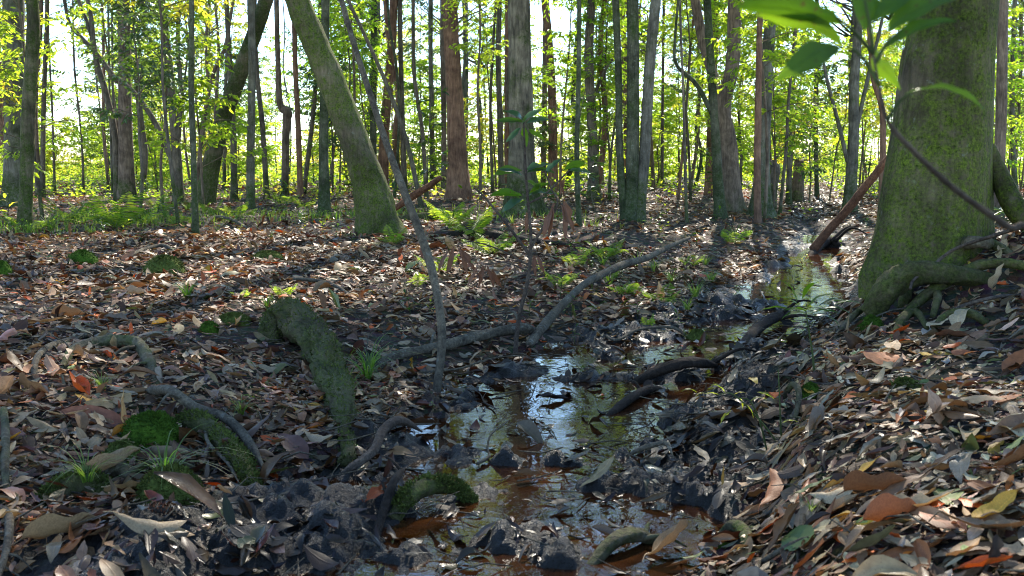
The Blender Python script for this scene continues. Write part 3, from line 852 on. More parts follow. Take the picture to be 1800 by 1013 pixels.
def crown_mesh(seed, RAD, HT, ncl, per, L):
    r = np.random.default_rng(seed)
    wood, fol = Acc(), Acc()
    for b in range(ncl):
        u = rand_unit(1, r)[0] * r.random() ** .35
        c = np.array([u[0] * RAD, u[1] * RAD, HT * .5 + u[2] * HT * .5])
        st = np.array([0, 0, max(.0, c[2] - np.hypot(c[0], c[1]) * r.uniform(.4, .9))])
        mid = (st + c) / 2 + r.normal(0, .15, 3)
        B = spline([st, mid, c], 3); wood.add(*tube(B, np.linspace(.045, .008, len(B)) * (.6 + .5 * r.random()), 5, cap=False))
        d = c - st; d = d / (np.linalg.norm(d) + 1e-9); d[2] *= .4
        ln = r.uniform(.6, 1.2)
        V, F = spray(r, c - d * ln * .6, c + d * ln * .6, per, L, ln * .55, wood=wood)
        fol.add(V, F, np.repeat(r.random(len(V) // 6), 6) * .6 + r.random() * .4)
    return wood, fol


SAP = []
for k in range(12):
    H = [3.2, 4.2, 5.2, 6.2, 7.0, 5.6][k % 6]
    w, f = sapling_mesh(300 + k, H, int(12 + H * 3.4), 80, .095, [.20, .36, .30, .46, .40, .15][k % 6], .95 + .1 * (k % 4))
    SAP.append((w.mesh('sapling_stem', [M['dark'] if k % 2 else M['brown']]), [f.mesh('sapling_foliage', [M[q]]) for q in ('leaf', 'leaf_yellow', 'leaf_deep')], H))
EDGE = []
for k in range(6):
    H = [1.6, 2.2, 2.9, 3.6, 2.0, 3.2][k]
    w, f = sapling_mesh(400 + k, H, int(20 + H * 5), 90, .105, .04, .95)
    EDGE.append((w.mesh('shrub_stem', [M['brown']]), [f.mesh('shrub_foliage', [M[q]]) for q in ('leaf', 'leaf_yellow')], H))
CROWN = []
for k in range(12):
    w, f = crown_mesh(500 + k, [2.3, 2.7, 3.1][k % 3], [3.6, 4.4, 5.0][k % 3], [46, 56, 66][k % 3] if k < 6 else [26, 30, 34][k % 3], 50 if k < 6 else 36, .105)
    CROWN.append((w.mesh('crown_branches', [M['dark']]), f.mesh('crown', [M['leaf_canopy']])))


def add_crown(t, top, scale, k):
    w, f = CROWN[k % 6 + (6 if t.location.y > 17 else 0)]
    rz = random.random() * 6.28
    c = ob('crown', f, t, top); c.scale = (scale,) * 3; c.rotation_euler = (0, 0, rz)
    b = ob('limbs', w, c)
    return c


# ------------------------------------------------------------------ named trees
def tree(label, mat, pts, py=None, Y=None, H=9, crown=1.0, name='tree', seg=14, flare=.35, rough=.07, limbs=(), extra=(), group=None, lean_d=0.0, seed=None, category='tree', depth=None):
    """pts: [(px, py, width px), ...] from the foot up. The foot stands on the ground at depth Y; H: full height."""
    seed = seed if seed is not None else int(pts[0][0] * 7 + pts[0][1]) % 997
    if Y is None:
        g = gp(pts[0][0], py or pts[0][1]); Y = float(g[1])
    if pts[0][0] < 700 and 17 < Y < 28: crown *= .55 if seed % 3 == 0 else 0
    x0 = at(pts[0][0], pts[0][1], Y)[0]
    base = np.array([x0, Y, hz(x0, Y)])
    t = thing(name, label, category, tuple(base), group)

    def path(pp, top=None, endr=None, rooted=True):
        P, rr = [], []
        for i, (a, b, w) in enumerate(pp):
            q = at(a, b, Y + lean_d * max(0, i) / max(1, len(pp) - 1)); P.append(q); rr.append(w * .5 / FPX * Y)
        P = np.array(P); rr = np.array(rr)
        if rooted:
            P[0, 2] = base[2]
        if top is not None:
            d = P[-1] - P[-2]; d = d / np.linalg.norm(d)
            n = 3; zt = base[2] + top
            cur = P[-1].copy()
            while cur[2] < zt - .3:
                d = d * .8 + np.array([random.gauss(0, .05), random.gauss(0, .05), 1.0]) * .2; d /= np.linalg.norm(d)
                st = max(.5, (zt - P[-1][2]) / 4 + .1)
                cur = cur + d * st; P = np.vstack([P, cur])
            k = len(P) - len(rr)
            if k: rr = np.concatenate([rr, np.linspace(rr[-1], max(.02, rr[-1] * .35), k + 1)[1:]])
        return P - base, rr

    def wood(nm, pp, top=None, rooted=True, fl=flare, sg=seg, mt=None, sd=0):
        P, rr = path(pp, top, rooted=rooted)
        if rooted:
            P = np.vstack([P[0] + (P[0] - P[1]) / np.linalg.norm(P[0] - P[1]) * .25, P]); rr = np.concatenate([[rr[0] * 1.1], rr])
        S = spline(np.column_stack([P, rr]), 9)
        r = np.maximum(S[:, 3], .004)
        lob = None
        if rooted:
            e = np.exp(-np.clip(S[:, 2], -.3, 99) / (.05 + 1.6 * rr[1]))
            r = r * (1 + fl * e); lob = fl * .55 * e
        V, F = tube(S[:, :3], r, sg, rough, lob, seed=seed + sd)
        ob(nm, mk_mesh(nm, V, F, [M[mt or mat]]), t)
        return P[-1]

    top = wood('trunk', pts, H)
    if crown: add_crown(t, tuple(top - np.array([0, 0, 2.2 * crown])), crown, seed)
    for n_, (pp, hh) in enumerate(limbs):
        tp = wood('limb', pp, hh, False, sg=8, sd=n_ + 1)
        if hh and crown: add_crown(t, tuple(tp - np.array([0, 0, 1.2 * crown])), crown * .7, seed + 1 + n_)
    for n_, (pp, hh, mt) in enumerate(extra):
        tp = wood('trunk', pp, hh, True, sg=10, sd=n_ + 5, mt=mt)
        if crown: add_crown(t, tuple(tp - np.array([0, 0, 1.5 * crown])), crown * .8, seed + 3 + n_)
    return t, base, Y


T = tree
T('pale grey rough-barked trunk standing behind a mossy one', 'pale', [(26, 345, 40), (27, 200, 36), (24, 60, 34), (24, 0, 34)], Y=19, H=11)
T('moss-covered trunk bending at its foot in front of the grey one', 'mossy', [(43, 405, 25), (46, 330, 22), (50, 200, 23), (58, 70, 22), (57, 0, 20)], H=9, flare=.25)
T('slim brown tree of two close stems beside the mossy bent trunk', 'brown', [(68, 345, 12), (62, 200, 8), (70, 60, 8), (72, 0, 8)], Y=23, H=8, crown=.8, extra=[([(74, 345, 10), (77, 180, 8), (82, 60, 8), (83, 0, 7)], 8, 'dark')])
T('thin wavy sapling in the open gap beside the slim twin stems', 'dark', [(96, 335, 5), (92, 200, 4), (85, 60, 4), (84, 0, 4)], Y=24, H=6, crown=.6, seg=6)
T('thin straight dark sapling standing alone in the bright gap', 'dark', [(147, 340, 5), (143, 240, 4), (131, 120, 4), (128, 0, 3)], Y=24, H=6, crown=.6, seg=6)
T('crooked dark tree whose bare limb crosses to the straight dark trunk', 'dark', [(205, 335, 12), (202, 240, 11), (185, 160, 11), (168, 100, 9), (160, 30, 8), (150, -20, 7)], Y=21, H=8, limbs=[([(207, 145, 9), (170, 95, 8), (125, 45, 7), (113, 0, 6)], 6.5), ([(166, 85, 8), (155, 45, 7), (138, 0, 6)], 7)])
T('straight dark trunk with flared foot behind the sunlit fern', 'brown', [(224, 345, 28), (221, 250, 24), (219, 120, 21), (218, 0, 20)], Y=21, H=11)
T('clump of thin grey stems crowding the straight dark trunk', 'pale', [(197, 330, 5), (193, 180, 4), (190, 0, 4)], Y=22, H=7, crown=.6, seg=6, extra=[([(200, 330, 5), (198, 150, 4), (197, 0, 4)], 7, 'pale')])
T('dark twin-stemmed tree with a low limb reaching sideways', 'dark', [(314, 345, 18), (309, 250, 16), (297, 120, 14), (284, 0, 13)], Y=20, H=10, limbs=[([(306, 290, 11), (275, 220, 10), (240, 168, 8), (205, 135, 6)], None), ([(312, 260, 10), (318, 160, 9), (312, 80, 8), (316, 0, 7)], 8)])
T('straight green sapling standing alone on the leaf-covered rise', 'smooth', [(344, 418, 13), (341, 300, 11), (336, 150, 10), (337, 0, 9)], H=8, crown=.8, seg=10, flare=.3)
T('thick mossy trunk slanting up beside the straight green sapling', 'mossy', [(357, 345, 32), (383, 240, 29), (425, 120, 27), (468, 0, 24)], Y=19, H=9, crown=1.1)
T('thin tree splitting low behind the slanting mossy trunk', 'brown', [(345, 335, 8), (357, 220, 8), (375, 130, 7), (395, 85, 6), (410, 0, 5)], Y=24, H=7, crown=.7, seg=8, limbs=[([(368, 165, 6), (362, 80, 5), (368, 0, 5)], 7)])
T('dark knotty stem standing close beside the slanting trunk', 'dark', [(412, 350, 13), (410, 240, 11), (404, 120, 10), (398, 0, 8)], Y=21, H=8, crown=.7, seg=8)
T('tan blotched trunk with a pale vine running up it', 'pale', [(440, 368, 16), (441, 250, 14), (443, 120, 13), (441, 0, 13)], H=9, seg=12, flare=.2)
T('thin dark leaning stem beside the tan blotched trunk', 'dark', [(469, 350, 10), (462, 230, 9), (452, 130, 8), (446, 0, 7)], Y=22, H=8, crown=.7, seg=8)
T('brown trunk with a knee-like kink halfway up', 'brown', [(500, 335, 13), (503, 225, 14), (505, 198, 17), (492, 180, 12), (488, 90, 9), (486, 0, 9)], Y=24, H=9, seg=10)
T('slim reddish stem between the kinked trunk and the dark upright one', 'red', [(528, 340, 10), (524, 220, 10), (519, 110, 9), (517, 0, 9)], Y=23, H=9, seg=10)
T('dark slanting stem crossing behind the dark upright trunk', 'dark', [(533, 345, 9), (545, 250, 8), (553, 170, 8), (560, 60, 7)], Y=25, H=8, crown=.7, seg=8)
T('dark upright trunk standing just before the leaning one', 'smooth', [(571, 380, 22), (569, 270, 17), (571, 120, 15), (572, 0, 14)], H=10, seg=12)
big_lean = T('thick moss-covered trunk leaning across the middle of the wood', 'leaning', [(668, 412, 56), (652, 330, 53), (617, 230, 49), (577, 130, 46), (547, 60, 44), (524, 0, 42)], H=9, seg=28, flare=.62, rough=.10, crown=1.2)
T('straight green trunk behind the leaning mossy one', 'smooth', [(656, 330, 12), (656, 200, 12), (657, 100, 11), (658, 0, 11)], Y=24, H=9, seg=10)
T('brown trunk leaning slightly in the bright gap behind a sapling', 'red', [(672, 335, 20), (677, 220, 17), (687, 100, 15), (692, 0, 14)], Y=25, H=10, seg=12)
T('thin crooked dark stem crossing the bare curved sapling', 'dark', [(742, 345, 9), (715, 250, 8), (680, 150, 7), (640, 60, 6), (612, 0, 6)], Y=18, H=6, crown=.6, seg=8)
T('slim dark stem behind the brown trunk in the gap', 'dark', [(711, 335, 11), (707, 200, 9), (704, 80, 8), (703, 0, 8)], Y=25, H=9, seg=8)
T('thin wavy stem with broad dark leaves hanging beside it', 'dark', [(750, 335, 8), (742, 230, 7), (728, 130, 7), (726, 0, 6)], Y=22, H=8, crown=.7, seg=8)
T('slim grey stem before the reddish brown trunk', 'pale', [(760, 320, 10), (759, 200, 9), (757, 100, 8), (757, 0, 8)], Y=30, H=9, seg=8)
T('slim dark stem touching the reddish brown trunk', 'brown', [(781, 328, 11), (780, 200, 9), (778, 80, 9), (778, 0, 9)], Y=28, H=9, seg=8)
T('thick reddish brown trunk leaning back in the middle distance', 'red', [(808, 348, 41), (803, 250, 33), (797, 130, 28), (790, 0, 27)], Y=21, H=12, seg=16, flare=.25)
T('pale distant trunk in the gap beyond the reddish brown one', 'pale', [(818, 318, 9), (819, 150, 9), (818, 0, 9)], Y=38, H=12, seg=8)
T('dark straight stem midway between the red trunk and the oak', 'dark', [(882, 335, 11), (879, 220, 10), (876, 100, 9), (878, 0, 9)], Y=26, H=9, seg=8)
T('reddish stem half hidden behind the oak', 'red', [(893, 335, 14), (893, 200, 13), (894, 0, 12)], Y=28, H=10, seg=8)
T('thin dark stem in front of the bright gap beside the oak', 'dark', [(866, 330, 6), (862, 200, 5), (866, 90, 5), (872, 0, 4)], Y=26, H=7, crown=.6, seg=6)
oak = T('thick upright oak with deeply ridged grey bark', 'oak', [(920, 382, 60), (917, 300, 45), (915, 150, 41), (912, 0, 38)], H=13, seg=24, flare=.42, rough=.06, crown=1.2)
T('slim dark stem beside the crooked brown trunk', 'brown', [(955, 325, 9), (957, 200, 9), (958, 80, 9), (960, 0, 9)], Y=28, H=9, seg=8)
T('crooked brown trunk behind the oak', 'red', [(972, 325, 17), (971, 190, 15), (966, 90, 14), (958, 0, 13)], Y=27, H=10, seg=10)
T('straight slender green stem in front of the crooked brown trunk', 'smooth', [(1018, 398, 10), (1014, 280, 9), (1017, 140, 8), (1018, 0, 7)], H=8, crown=.7, seg=10, flare=.2)
T('dark trunk with leafy sprays beside the slender green stem', 'dark', [(1043, 345, 20), (1041, 230, 17), (1035, 100, 16), (1040, 0, 14)], Y=22, H=10, seg=12, limbs=[([(1038, 190, 6), (1060, 130, 5), (1085, 95, 4)], None)])
T('tall mossy tree of three stems rising from one foot', 'smooth', [(1110, 388, 26), (1112, 280, 23), (1113, 120, 21), (1112, 0, 20)], H=10, seg=16, flare=.35,
  extra=[([(1099, 386, 15), (1090, 280, 13), (1087, 120, 12), (1082, 0, 12)], 9, 'smooth'), ([(1121, 386, 22), (1133, 270, 20), (1141, 130, 19), (1153, 0, 18)], 10, 'pale')])
T('slim reddish trunk hidden behind the triple-stemmed tree', 'red', [(1101, 320, 10), (1099, 150, 9), (1094, 0, 9)], Y=30, H=9, seg=8)
T('thin far pole-like stem in the gap after the triple-stemmed tree', 'dark', [(1164, 320, 6), (1165, 150, 5), (1167, 0, 5)], Y=32, H=9, crown=.7, seg=6)
T('thin reddish stem leaning away from the triple-stemmed tree', 'brown', [(1150, 325, 7), (1144, 240, 6), (1142, 170, 6)], Y=28, H=5, crown=.5, seg=6)
T('very thin straight stem with a hooked branch above', 'dark', [(1207, 392, 6), (1204, 280, 5), (1201, 160, 4), (1198, 90, 4)], H=5, crown=0, seg=6)
T('mossy leaning trunk before the forked brown tree', 'smooth', [(1267, 350, 20), (1258, 240, 15), (1250, 120, 14), (1243, 0, 13)], Y=17, H=9, seg=12, flare=.3, limbs=[([(1252, 200, 9), (1225, 150, 8), (1190, 115, 6), (1186, 80, 5), (1192, 0, 4)], 5)])
T('broad brown tree forking low into two heavy limbs', 'brown', [(1290, 330, 34), (1281, 250, 28), (1272, 190, 25), (1288, 110, 24), (1292, 0, 24)], Y=19.5, H=11, seg=16, limbs=[([(1272, 215, 20), (1255, 140, 18), (1235, 70, 17), (1222, 0, 16)], 9)])
T('reddish trunk glimpsed behind the forked brown tree', 'red', [(1247, 322, 17), (1251, 200, 15), (1256, 60, 14), (1257, 0, 14)], Y=27, H=10, seg=10)
T('slender tan stem with a mossy foot beside the rotten stump', 'red', [(1332, 392, 13), (1331, 300, 13), (1333, 180, 12), (1335, 60, 10), (1338, 0, 10)], H=9, seg=10, flare=.2)
T('pale trunk with a mossy flared foot behind the slender tan stem', 'pale', [(1337, 330, 34), (1341, 270, 24), (1347, 150, 22), (1354, 40, 20), (1357, 0, 20)], Y=18.5, H=11, seg=16, flare=.5)
T('thin dark stem curving out from behind the stump', 'dark', [(1372, 330, 6), (1382, 260, 6), (1386, 180, 5), (1398, 60, 5)], Y=20, H=6, crown=.5, seg=6)
T('slim straight dark trunk past the stump', 'dark', [(1387, 328, 10), (1390, 200, 9), (1397, 80, 9), (1400, 0, 8)], Y=25, H=9, seg=8)
T('greenish thin trunk in the bright gap past the stump', 'smooth', [(1437, 318, 8), (1434, 200, 8), (1438, 80, 7), (1436, 0, 7)], Y=30, H=9, seg=8)
T('pale forked tree with one dark limb leaning aside', 'pale', [(1494, 330, 22), (1500, 250, 19), (1501, 160, 17), (1507, 70, 15), (1510, 0, 14)], Y=20, H=10, seg=12, limbs=[([(1490, 285, 8), (1472, 210, 7), (1456, 150, 6), (1448, 110, 5)], None), ([(1507, 220, 8), (1525, 140, 7), (1545, 60, 6)], 5)])
T('reddish crooked stem close beside the huge mossy tree', 'red', [(1551, 345, 13), (1552, 260, 11), (1550, 190, 10), (1535, 140, 8), (1528, 60, 7)], Y=16, H=7, crown=.7, seg=10)
T('slim brown trunk seen past the huge mossy tree', 'brown', [(1757, 315, 20), (1760, 200, 18), (1763, 0, 17)], Y=14, H=10, seg=12)
T('pale thin trunk at the far edge past the huge mossy tree', 'pale', [(1786, 318, 10), (1779, 180, 9), (1784, 0, 8)], Y=24, H=9, seg=8)
T('thin leaning stem at the far edge past the huge mossy tree', 'dark', [(1782, 320, 6), (1792, 180, 5), (1797, 0, 5)], Y=26, H=8, crown=.7, seg=6)

# bare curved sapling standing at the creek edge (near, thin)
T('bare curved grey sapling rising from the creek bank', 'stick', [(768, 688, 15), (777, 590, 16), (765, 500, 16), (742, 420, 17), (700, 310, 15), (655, 180, 13), (600, 0, 11)], H=4.6, crown=0, seg=10, flare=.05, rough=.05, category='sapling', name='bare_sapling', lean_d=1.0)

# ------------------------------------------------------------------ the huge mossy tree
gY = 5.75
bx = TREE_XY[0]; bbase = np.array([bx, gY, hz(bx, gY)])
bt = thing('huge_mossy_tree', 'huge moss-covered tree with spreading roots on the creek bank', 'tree', tuple(bbase))
pp = [(1628, 520, 190), (1634, 430, 194), (1645, 320, 190), (1655, 220, 178), (1665, 100, 166), (1677, 0, 155)]
P = np.array([at(a, b, gY) for a, b, _ in pp]); rr = np.array([w * .5 / FPX * gY for *_, w in pp])
P[0, 2] = min(P[0, 2], bbase[2] - .12)
top = P[-1] + np.array([.25, .2, 4.0]); P = np.vstack([P, P[-1] + np.array([.1, .1, 2.0]), top]); rr = np.concatenate([rr, [.2, .15]])
S = spline(np.column_stack([P - bbase, rr]), 16)
zz = S[:, 2]; n = len(S); seg = 64
th = np.linspace(0, 2 * math.pi, seg, endpoint=False)
e1 = np.exp(-np.clip(zz + .05, 0, 99) / .22)[:, None]; e2 = np.exp(-np.clip(zz, 0, 99) / .55)[:, None]
# buttresses: towards the camera-left foot (pi*1.15), the back-right flare (0), and a few small ones
def lobe(c, w): return np.exp(-((np.angle(np.exp(1j * (th - c)))) / w) ** 2)[None]
flr = 1 + e1 * (.10 + .36 * lobe(math.pi * 1.08, .30) + .28 * lobe(math.pi * 1.5, .35) + .10 * lobe(math.pi * .6, .4)) + e2 * (.38 * lobe(.12, .38) + .04 + .08 * lobe(math.pi * 1.05, .5))
rad = .88 * S[:, 3][:, None] * flr * (1 + .05 * fbm(np.cos(th)[None] * 1.5 + 9, np.sin(th)[None] * 1.5 + zz[:, None] * 1.2, 3, 3) * 2 + .012 * fbm(np.cos(th)[None] * 6, np.sin(th)[None] * 6 + zz[:, None] * 5, 5, 3) * 2 + .07 * fbm(np.cos(th)[None] * 4 + 30, np.sin(th)[None] * 4 + zz[:, None] * .8, 7, 4))
V = np.stack([S[:, 0][:, None] + rad * np.cos(th)[None], S[:, 1][:, None] + rad * np.sin(th)[None], np.repeat(zz[:, None], seg, 1)], -1).reshape(-1, 3)
i = np.arange(n - 1)[:, None] * seg; j = np.arange(seg)[None]
F = np.stack([i + j, i + (j + 1) % seg, i + seg + (j + 1) % seg, i + seg + j], -1).reshape(-1, 4)
ob('trunk', mk_mesh('trunk', V, F, [M['big']]), bt)
for k_, off in enumerate([(0, 0, -2.0), (1.6, .8, -1.2), (-1.5, -.6, -1.0)]):
    add_crown(bt, tuple(top - bbase + np.array(off)), 1.25, k_ + 2)


def ground_tube(pix, lifts=None, mat='root', seg=10, rough=.12, seed=1, sink_ends=True, off=None, n=8, embed=.35):
    """a root or branch lying along the ground through the given places; pix: (px, py, width px)"""
    P, rr = [], []
    for k, (a, b, w) in enumerate(pix):
        q = gp(a, b); r = w * .5 / FPX * np.linalg.norm(q - CAM)
        q[2] = max(q[2], 0) + r * (1 - 2 * embed) + (lifts[k] if lifts is not None else 0)
        P.append(q); rr.append(r)
    P = np.array(P); rr = np.array(rr)
    if sink_ends:
        P[0, 2] -= rr[0] * 1.2
        P[-1, 2] -= rr[-1] * 1.2
    S = spline(np.column_stack([P, rr]), n)
    if mat in ('stick', 'twig', 'wetwood', 'redwood'):
        u_ = np.linspace(0, 1, len(S)); S[:, 3] *= np.clip(.35 + u_ * 9, .3, 1) * np.clip(.3 + (1 - u_) * 4, .3, 1)
    o = P[0] if off is None else off
    V, F = tube(S[:, :3] - o, np.maximum(S[:, 3], .002), seg, rough, seed=seed)
    return mk_mesh('root', V, F, [M[mat]]), o


def depth_tube(pix, mat='root', seg=10, rough=.12, seed=1, off=(0, 0, 0), n=8):
    """pix: (px, py, width px, depth)"""
    P = np.array([at(a, b, d) for a, b, w, d in pix]); rr = np.array([w * .5 / FPX * d for a, b, w, d in pix])
    S = spline(np.column_stack([P, rr]), n)
    V, F = tube(S[:, :3] - np.array(off), np.maximum(S[:, 3], .0015), seg, rough, seed=seed)
    return mk_mesh('root', V, F, [M[mat]])


for k_, (pix, lf, mt, em) in enumerate(ROOTS):
    me, _ = ground_tube(pix, [v + .015 for v in lf], mt, 16, .30, 20 + k_, off=bbase, embed=em)
    ob('root', me, bt)
me = depth_tube([(1742, 255, 14, 5.75), (1762, 320, 34, 5.7), (1790, 372, 40, 5.6), (1840, 412, 44, 5.5)], 'big', 14, .08, 40, bbase); ob('root', me, bt)
me = depth_tube(ROOT1, 'rootmoss', 24, .26, 41, bbase, 14); ob('root', me, bt)
# slender root-like vine climbing over the root
V_ = depth_tube([(1600, 508, 5, 5.05), (1606, 492, 5, 5.1), (1636, 471, 6, 5.15), (1660, 450, 6, 5.2), (1690, 433, 6, 5.15), (1770, 407, 7, 4.9), (1815, 390, 7, 4.7)], 'twig', 6, .1, 3)
o = ob('creeping_vine', V_, label='thin grey vine trailing over the roots of the huge tree', category='vine')

# ------------------------------------------------------------------ roots, sticks and logs of the forest floor
def lying(name, label, cat, pix, lifts=None, mat='root', seg=10, rough=.2, embed=.3, group=None, seed=None, sink=True):
    me, o = ground_tube(pix, lifts, mat, max(seg, 14) + 4, rough * 1.5, seed if seed is not None else int(pix[0][0] + pix[0][1]) % 97, sink, None, 14, embed)
    t = ob(name, me, None, tuple(o), label=label, category=cat)
    if group: t['group'] = group
    if mat in ('stick', 'wetwood', 'redwood', 'root') and cat != 'vine':
        rs = random.Random(int(pix[0][0] * 3 + pix[0][1]))
        pts = [gp(a_, b_) - o for a_, b_, w_ in pix]
        for q_ in range(3 if len(pix) > 4 else 2):
            i_ = rs.randrange(1, len(pix) - 1); f_ = rs.random(); b0 = pts[i_] * (1 - f_) + pts[i_ + 1] * f_
            r_ = pix[i_][2] * .5 / FPX * np.linalg.norm(b0 + o - CAM); b0 = b0 + np.array([0, 0, r_ * .5 + (lifts[i_] * (1 - f_) + lifts[i_ + 1] * f_ if lifts else 0)])
            ax_ = pts[i_ + 1] - pts[i_]; ax_ = ax_ / (np.linalg.norm(ax_) + 1e-9)
            dv = ax_ * rs.uniform(.3, .9) + np.array([ax_[1], -ax_[0], 0]) * rs.choice((-1, 1)) * rs.uniform(.5, 1) + np.array([0, 0, rs.uniform(-.1, .5)])
            ln_ = r_ * rs.uniform(3, 11)
            sp_ = spline([b0, b0 + dv * ln_ * .5 + [0, 0, ln_ * .06], b0 + dv * ln_ + [0, 0, -ln_ * rs.uniform(0, .3)]], 4)
            ob('side_twig', mk_mesh('side_twig', *tube(sp_, np.linspace(r_ * .42, r_ * .12, len(sp_)), 6, .2), [M[mat]]), t)
    if mat == 'rootmoss':
        co_ = np.zeros(len(me.vertices) * 3, np.float32); me.vertices.foreach_get('co', co_); V = co_.reshape(-1, 3)
        no_ = np.zeros(len(me.vertices) * 3, np.float32); me.vertices.foreach_get('normal', no_); Nn = no_.reshape(-1, 3)
        rr_ = np.random.default_rng(int(pix[0][0])); wmax = max(p_[2] for p_ in pix)
        k = rr_.integers(0, len(V), 7000 if wmax > 30 else 2500)
        k = k[(Nn[k, 2] > -.3) & (fbm(V[k, 0] * 9, V[k, 1] * 9 + V[k, 2] * 7, 12, 3) + .22 * Nn[k, 2] > -.02)]; n = len(k)
        pos = V[k] + rr_.normal(0, .004, (n, 3)); dd = Nn[k] + rr_.normal(0, .6, (n, 3)) + [0, 0, .15]; L = rr_.uniform(.006, .017, n)
        W_, F_ = leaves6(pos, dd, rand_unit(n, rr_), L, L * .4)
        ob('moss', mk_mesh('moss', W_, F_, [M['mossdry']]), t)
    return t


lying('arched_root', 'thick arched mossy root bending down to the mud', 'root', [(470, 600, 40), (490, 588, 52), (530, 608, 60), (568, 660, 58), (598, 730, 46), (612, 800, 26)], [.03, .06, .08, .08, .05, -.01], 'rootmoss', 26, .34, .3)
lying('looped_root', 'looped bark-brown root rising from the leaves in the shade', 'root', [(98, 662, 8), (130, 628, 15), (180, 618, 19), (238, 622, 20), (262, 650, 17), (278, 684, 11)], [0, .02, .03, .04, .03, 0], 'root', 14, .28, .25)
lying('thin_root', 'thin pale root curving out from the looped one', 'root', [(210, 570, 5), (130, 605, 9), (85, 625, 11), (62, 655, 10), (65, 685, 8)], [0, .02, .03, .03, 0], 'stick', 8, .12, .2)
lying('mossy_root_end', 'mossy root sloping from the moss cushion to the mud', 'root', [(300, 745, 30), (345, 762, 34), (390, 795, 32), (425, 830, 30), (450, 855, 20)], [0, .03, .03, .02, 0], 'rootmoss', 14, .14, .3)
lying('lichened_stick', 'forked grey stick lying across the mossy root', 'stick', [(258, 700, 14), (300, 728, 17), (345, 752, 15), (400, 765, 16), (440, 800, 15), (470, 838, 10)], [.04, .08, .07, .05, .03, .01], 'stick', 10, .12, .1)
lying('forked_twig', 'thin pale twig hanging from the forked stick', 'twig', [(360, 772, 6), (368, 805, 6), (400, 830, 6), (420, 848, 4)], [.06, .05, .03, .0], 'stick', 6, .1, .1)
lying('long_branch', 'long lichened branch rising from the mud towards the triple-stemmed tree', 'branch', [(640, 668, 15), (690, 640, 17), (770, 625, 18), (850, 606, 18), (915, 598, 20), (948, 594, 21)], [0, .02, .03, .04, .05, .06], 'stick', 12, .12, .2)
br = [(930, 606, 16, 5.9), (952, 578, 18, 6.2), (985, 540, 15, 6.6), (1030, 498, 13, 7.4), (1090, 468, 14, 8.2), (1140, 452, 11, 8.9), (1180, 432, 8, 9.6), (1212, 418, 5, 10.2)]
p0 = at(930, 606, 5.9)
ob('pale_branch', depth_tube(br, 'stick', 10, .12, 5, p0), None, tuple(p0), label='pale speckled branch slanting up over the ferny creek bank', category='branch')
lying('dark_log', 'dark rotting log lying behind the ferns', 'log', [(775, 412, 12), (820, 416, 15), (870, 418, 15), (930, 428, 14), (1000, 436, 12), (1045, 440, 8)], None, 'wetwood', 10, .12, .25)
lying('trunk_root', 'mossy surface root running from the leaning trunk', 'root', [(695, 388, 26), (740, 388, 18), (790, 386, 15), (835, 392, 10)], [.03, .02, .01, 0], 'rootmoss', 12, .15, .35)
lb = [(1428, 440, 16, 12.2), (1460, 402, 15, 12.1), (1490, 368, 15, 12.0), (1520, 330, 15, 11.9), (1550, 292, 13, 11.8), (1562, 275, 8, 11.8)]
p0 = at(1428, 440, 12.2)
ob('leaning_branch', depth_tube(lb, 'redwood', 10, .16, 5, p0), None, tuple(p0), label='broken red-brown branch leaning from the creek towards the huge tree', category='branch')
lying('branch_stub', 'dark forked root stub at the foot of the leaning branch', 'root', [(1420, 452, 12), (1450, 436, 16), (1478, 430, 12)], [.0, .05, .02], 'wetwood', 8, .2, .2)
rb = [(688, 372, 9, 13.6), (715, 352, 13, 13.5), (745, 333, 13, 13.4), (775, 312, 9, 13.3)]
p0 = at(688, 372, 13.6)
ob('snapped_branch', depth_tube(rb, 'redwood', 8, .2, 8, p0), None, tuple(p0), label='snapped red-brown branch propped behind the leaning mossy trunk', category='branch')
lying('creek_log', 'short sodden log lying across the upper creek pool', 'log', [(1300, 612, 16), (1330, 596, 18), (1360, 580, 17), (1388, 564, 13)], [.0, .03, .05, .07], 'wetwood', 10, .14, .15)
lying('creek_log', 'black waterlogged log in the mud in front of the upper pool', 'log', [(1110, 672, 16), (1160, 664, 20), (1215, 650, 20), (1268, 640, 13)], [.0, .02, .02, .0], 'wetwood', 10, .16, .2)
lying('bent_stick', 'bent dark stick arching out of the creek mud', 'stick', [(600, 830, 12), (655, 815, 15), (675, 790, 16), (705, 772, 15), (742, 766, 10)], [0, .03, .06, .06, .02], 'twig', 8, .12, .1)
lying('plunging_stick', 'dark stick dipping its end into the creek', 'stick', [(655, 945, 14), (678, 915, 16), (695, 880, 14), (712, 850, 10)], [-.02, .04, .06, .06], 'wetwood', 8, .1, .1)
lying('mossy_stick', 'short green mossy log half sunk in the creek', 'log', [(690, 905, 26), (720, 890, 32), (755, 872, 30), (800, 868, 22), (830, 880, 14)], [0, .02, .02, .01, 0], 'rootmoss', 12, .16, .25)
lying('sunk_branch', 'dark wet branch edging the brown creek pool', 'branch', [(1060, 742, 14), (1100, 722, 16), (1140, 700, 14), (1180, 690, 8)], [0, .02, .02, 0], 'wetwood', 8, .14, .2)
lying('pale_stick', 'pale peeled stick lying on the mud beside the pool', 'stick', [(1105, 806, 7), (1140, 802, 9), (1170, 797, 7), (1185, 810, 4)], [.02, .03, .03, .01], 'stick', 6, .1, .1)
lying('edge_root', 'mottled root standing at the photo edge beside dark mud', 'root', [(8, 740, 10), (12, 790, 12), (10, 850, 12), (16, 880, 8)], [.05, .05, .03, 0], 'root', 8, .14, .1)
lying('edge_stick', 'grey-green stick bending along the lower photo edge', 'stick', [(4, 900, 10), (18, 940, 13), (14, 985, 12), (-8, 1030, 10)], [.02, .04, .03, .0], 'stick', 8, .12, .1)
